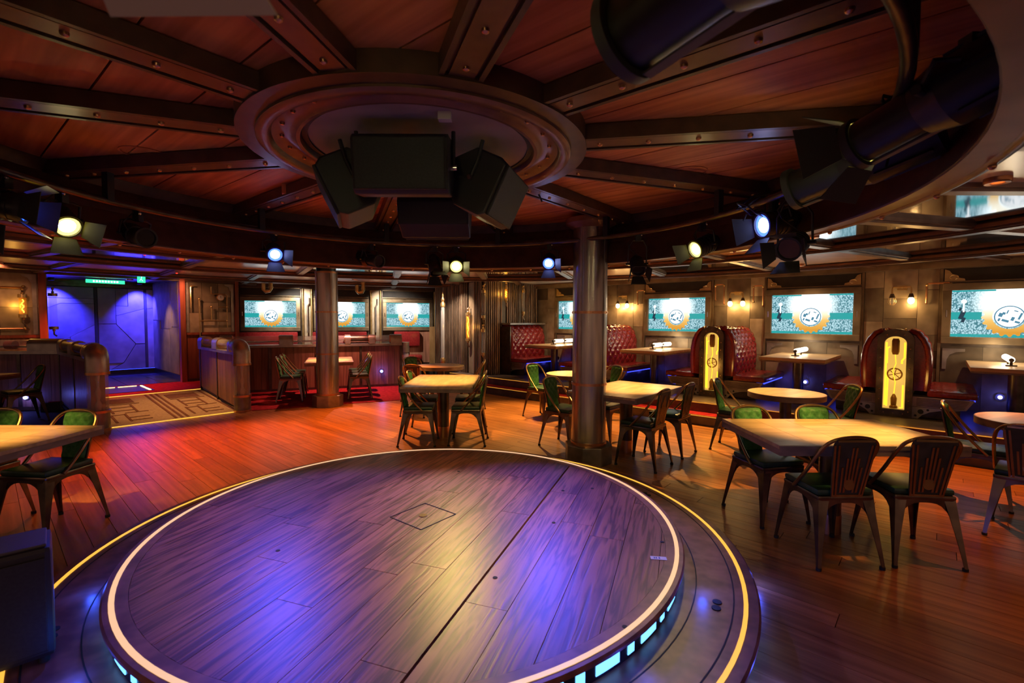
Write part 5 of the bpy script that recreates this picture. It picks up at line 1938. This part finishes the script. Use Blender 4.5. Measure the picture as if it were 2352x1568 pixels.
fixture(rail_pt(112.0, 2.2), (-.2, 4.3, 1.9), 'unlit long spotlight on the rail behind the speaker cluster', 'profile', 'lens_glass', None, 0, doors=False, scale=.9)
fixture(rail_pt(97, 2.10), (-.62, 5.0, 1.2), 'unlit stage light with flaps hanging beside the yellow one in the middle', 'fresnel', 'lens_glass', None, 0, op=15, scale=.95)
fixture(rail_pt(1.5, 2.03), (1.3, 2.7, 1.75), 'unlit stage light with wide black flaps hanging low on the right', 'fresnel', 'lens_glass', None, 0, op=25, scale=1.0)
fixture(rail_pt(41, 2.05), (1.2, 4.0, 1.5), 'unlit stage light half hidden behind the top of the big column', 'fresnel', 'lens_glass', None, 0, op=20, scale=.85)
fixture((1.52, 2.62, 2.27), (.6, 3.9, 1.9), 'unlit long black spotlight on the right of the rail below the big yellow one', 'profile', 'lens_glass', None, 0, doors=False, scale=1.35, hang=rail_pt(-24, 2.41))
# the big yellow spotlight in the upper right
big = fixture((1.40, 1.97, 2.275), (.9, 3.2, 1.95), 'big black spotlight with yellow-lit lens in the upper right corner', 'profile', 'lens_yellow', YEL, 120, 45, 38, 1.25, hang=(1.50, 1.60, 2.47), light_target=(-.6, 3.2, .27))
# near lights at the top edge
fixture((.29, 1.24, 2.28), (-.3, 2.1, 2.16), 'big black spotlight cut off by the top edge right of the middle', 'profile', 'lens_glass', None, 0, doors=False, scale=1.45, hang=(.46, .90, 2.47))
fixture((-.53, .66, 2.283), (-.48, 3.0, 2.18), 'stage light at the top left edge of which only a flap coloured as if lit yellow shows', 'fresnel', 'lens_yellow', YEL, 90, 60, 32, 1.55, flap='flap_painted_lit', hang=(-.60, .45, 2.52), light_target=(-.6, 2.9, .27))
# left edge cluster
fixture((-2.96, 2.92, 2.22), (-1.6, 3.6, 2.0), 'stage light with blue slit of a lens at the left edge', 'fresnel', 'lens_blue_dim', BLU, 30, 60, 30, 1.1, light_target=(-1.2, 2.6, .3))
fixture((-3.02, 2.66, 2.05), (-2.2, 2.1, 1.5), 'unlit stage light with pale flaps below the blue one at the left edge', 'fresnel', 'lens_glass', None, 0, op=25, scale=1.0, hang=(-2.95, 2.68, 2.41))
for (x, y, z, lab) in ((1.62, 1.98, 2.5, 'tangle of black cable on the rail in the upper right corner'), (1.75, 3.5, 2.44, 'loop of black cable on the rail above the blue side light')):
    t = thing('cable_loop', lab, 'cable', (x, y, z))
    MB().tube([(.10 * cos(i * .6) * (1 + .3 * sin(i * 1.7)), .06 * sin(i * .6), -.03 * i / 6 + .05 * sin(i * .9)) for i in range(26)], .007, 6).build('cord', 'cable', t, True)

# ------------------------------------------------------------------ downlights in the outer ceiling: amber pools on floor and tables
def downlight(x, y, tx, ty, tz, color, watts, cone, label, lens='down_orange', z=2.405, blend=.8):
    # keep clear of the ceiling beams
    r_, a_ = sqrt((x - CX) ** 2 + (y - CY) ** 2), degrees(atan2(y - CY, x - CX))
    for rb_ in RB:
        if abs(r_ - rb_) < .19:
            r_ = rb_ + (.20 if r_ >= rb_ else -.20)
    st_ = CELL if r_ < 6.9 else CELL / 1.5
    off_ = ((a_ + 45) % st_) * pi / 180 * r_
    if off_ < .15:
        a_ += degrees((.16 - off_) / r_)
    elif st_ * pi / 180 * r_ - off_ < .15:
        a_ -= degrees((.16 - (st_ * pi / 180 * r_ - off_)) / r_)
    x, y = CX + r_ * cos(radians(a_)), CY + r_ * sin(radians(a_))
    t = thing('downlight', label, 'ceiling lamp', (x, y, z), 0, 'small round ceiling downlights')
    MB().lathe([(.035, -.004), (.06, -.008), (.066, .0), (.066, .03), (.035, .03)], 20).build('bezel', 'copper', t, True)
    MB().disc((0, 0, .012), .036, 16, -1).build('lens', lens, t)
    spot((x, y, z - .012), (tx, ty, tz), color, watts, cone, blend, .03, t)


AMB, RED, ORG = (1.0, .52, .13), (1.0, .15, .015), (1.0, .28, .04)
downlight(2.95, 3.00, 2.38, 3.55, .75, AMB, 560, 38, 'downlight over the long foreground table on the right')
downlight(2.05, 5.20, 1.42, 5.66, .75, AMB, 560, 36, 'downlight over the table behind the big column')
downlight(-.90, 6.05, -.91, 6.34, .75, AMB, 470, 46, 'downlight over the end-on table behind the stage')
downlight(-3.6, 9.75, -3.60, 9.35, .75, AMB, 470, 34, 'downlight over the table on the red carpet')
downlight(-3.75, 2.70, -3.65, 3.20, .75, AMB, 400, 40, 'downlight over the table at the left edge')
downlight(.95, 6.75, .85, 7.25, .75, AMB, 400, 46, 'downlight over the round table beside the big column')
downlight(3.05, 4.90, 3.08, 5.45, .75, AMB, 380, 40, 'downlight over the round table near the amber booths')
downlight(.3, 8.3, .2, 7.6, 0, AMB, 676, 80, 'downlight over the open floor before the step')
downlight(-2.1, 7.9, -2.2, 7.3, 0, ORG, 676, 85, 'downlight over the open floor right of the slim column')
downlight(-4.1, 6.6, -3.6, 5.9, 0, RED, 520, 75, 'red downlight over the open floor left of the stage')
downlight(-5.2, 5.2, -4.6, 5.0, 0, RED, 170, 75, 'red downlight over the floor near the left divider')
downlight(2.4, 7.2, 2.4, 6.6, 0, AMB, 624, 80, 'downlight over the floor before the middle booth')
downlight(4.3, 5.1, 4.2, 4.7, 0, ORG, 330, 70, 'downlight over the floor before the steps on the right')
downlight(3.6, 2.9, 3.4, 2.6, 0, ORG, 60, 80, 'downlight over the floor right of the foreground table')
downlight(-5.6, 8.2, -5.7, 8.1, 0, (1, .5, .18), 270, 70, 'downlight over the carpeted ramp')
downlight(-8.2, 8.9, -8.1, 9.3, 0.1, (1, .16, .06), 442, 80, 'downlight over the red carpet at the top of the ramp')
downlight(-3.4, 10.35, -3.5, 9.8, 0, (1, .35, .25), 442, 90, 'downlight over the red carpet by the divider')
downlight(-5.2, 11.4, -5.4, 12.2, 1.4, (1, .88, .74), 240, 100, 'downlight before the leftmost back screen', 'down_white')
downlight(-3.1, 12.0, -3.2, 12.9, 1.4, (1, .88, .74), 240, 100, 'downlight before the third back screen', 'down_white')
downlight(-1.3, 10.6, -1.3, 11.4, 1.0, (1, .72, .5), 312, 90, 'downlight before the pipe-clad corner', 'down_white')
# warm lamps above the booths
for i, (b, lab) in enumerate(zip(BAYS[1:], ('downlight above the rightmost booth table', 'downlight above the booth table between the amber panels', 'downlight above the booth table right of the column', 'downlight above the booth table left of the column'))):
    p = P(b, 8.45)
    q = P(b, 8.9)
    downlight(p.x, p.y, q.x, q.y, 1.0, (1, .64, .32), 80, 110, lab, 'down_white')
# tiny red and white ceiling lamps on the left
for (x, y, m_, lab) in ((-5.9, 7.6, 'down_white', 'tiny white ceiling light above the top of the ramp'), (-6.3, 9.0, 'red_dot', 'tiny red ceiling light near the small exit sign'),
                        (-7.8, 9.2, 'red_dot', 'tiny red ceiling light before the long exit sign'), (-4.9, 6.4, 'red_dot', 'tiny red ceiling light above the start of the ramp')):
    t = thing('indicator_light', lab, 'ceiling lamp', (x, y, ZO - .01))
    MB().lathe([(0, -.01), (.03, -.01), (.035, .0), (.035, .02), (0, .02)], 14).build('housing', 'gunmetal', t, True)
    MB().ball((0, 0, -.012), .018, seg=8, rings=6).build('lens', m_, t, True)
# pipe elbows hanging from the ceiling before the back screens
for (x, y, lab) in ((-5.55, 11.0, 'brass pipe elbow hanging from the ceiling before the leftmost back screen'), (-3.55, 11.4, 'small brass pipe elbow hanging from the ceiling right of the slim column')):
    t = thing('hanging_pipe', lab, 'pipe', (x, y, 0))
    MB().tube([(0, 0, 2.47), (0, 0, 2.25), (-.02, -.02, 2.20), (-.09, -.06, 2.18), (-.12, -.08, 2.22), (-.12, -.08, 2.36)], .045, 12).build('elbow', 'brass', t, True)
    for z in (2.40, 2.27):
        MB().cyl((0, 0, z), (0, 0, z + .025), .056, seg=16).build('collar', 'brass', t, True)

# downlights added only to brighten the pier, the recess and the left wall
downlight(-7.0, 10.0, -7.6, 11.2, 1.4, (1, .42, .20), 70, 90, 'added fill downlight before the pier with the gauge')
downlight(-8.6, 10.75, -8.0, 11.2, .9, (1, .58, .2), 90, 60, 'added fill downlight inside the entrance recess')
downlight(-8.2, 7.6, -9.0, 8.6, 1.5, (1, .42, .20), 35, 90, 'added fill downlight before the wall left of the door')

# smoke detectors and flush speakers on the pale ceiling panels at the back
for (x, y, r, lab) in ((-2.55, 10.6, .09, 'flush round ceiling speaker before the third back screen'), (-3.35, 9.75, .07, 'small white smoke detector right of the slim column'), (.55, 10.4, .06, 'small white smoke detector near the furthest red bench')):
    t = thing('ceiling_disc', lab, 'ceiling fitting', (x, y, ZO))
    MB().lathe([(0, -.03), (r * .55, -.03), (r * .85, -.018), (r, -.004), (r, .01), (0, .01)], 24).build('cover', 'white_panel', t, True)
    MB().lathe([(r * .5, -.036), (r * .56, -.036), (r * .56, -.028), (r * .5, -.028)], 24).build('rim', 'gunmetal', t, True)

# small glowing things are sampled by the rays that hit them; their lamps do the lighting
for nm, m_ in MATS.items():
    if nm not in ('screen_picture', 'lamp_white'):
        m_.cycles.emission_sampling = 'NONE'
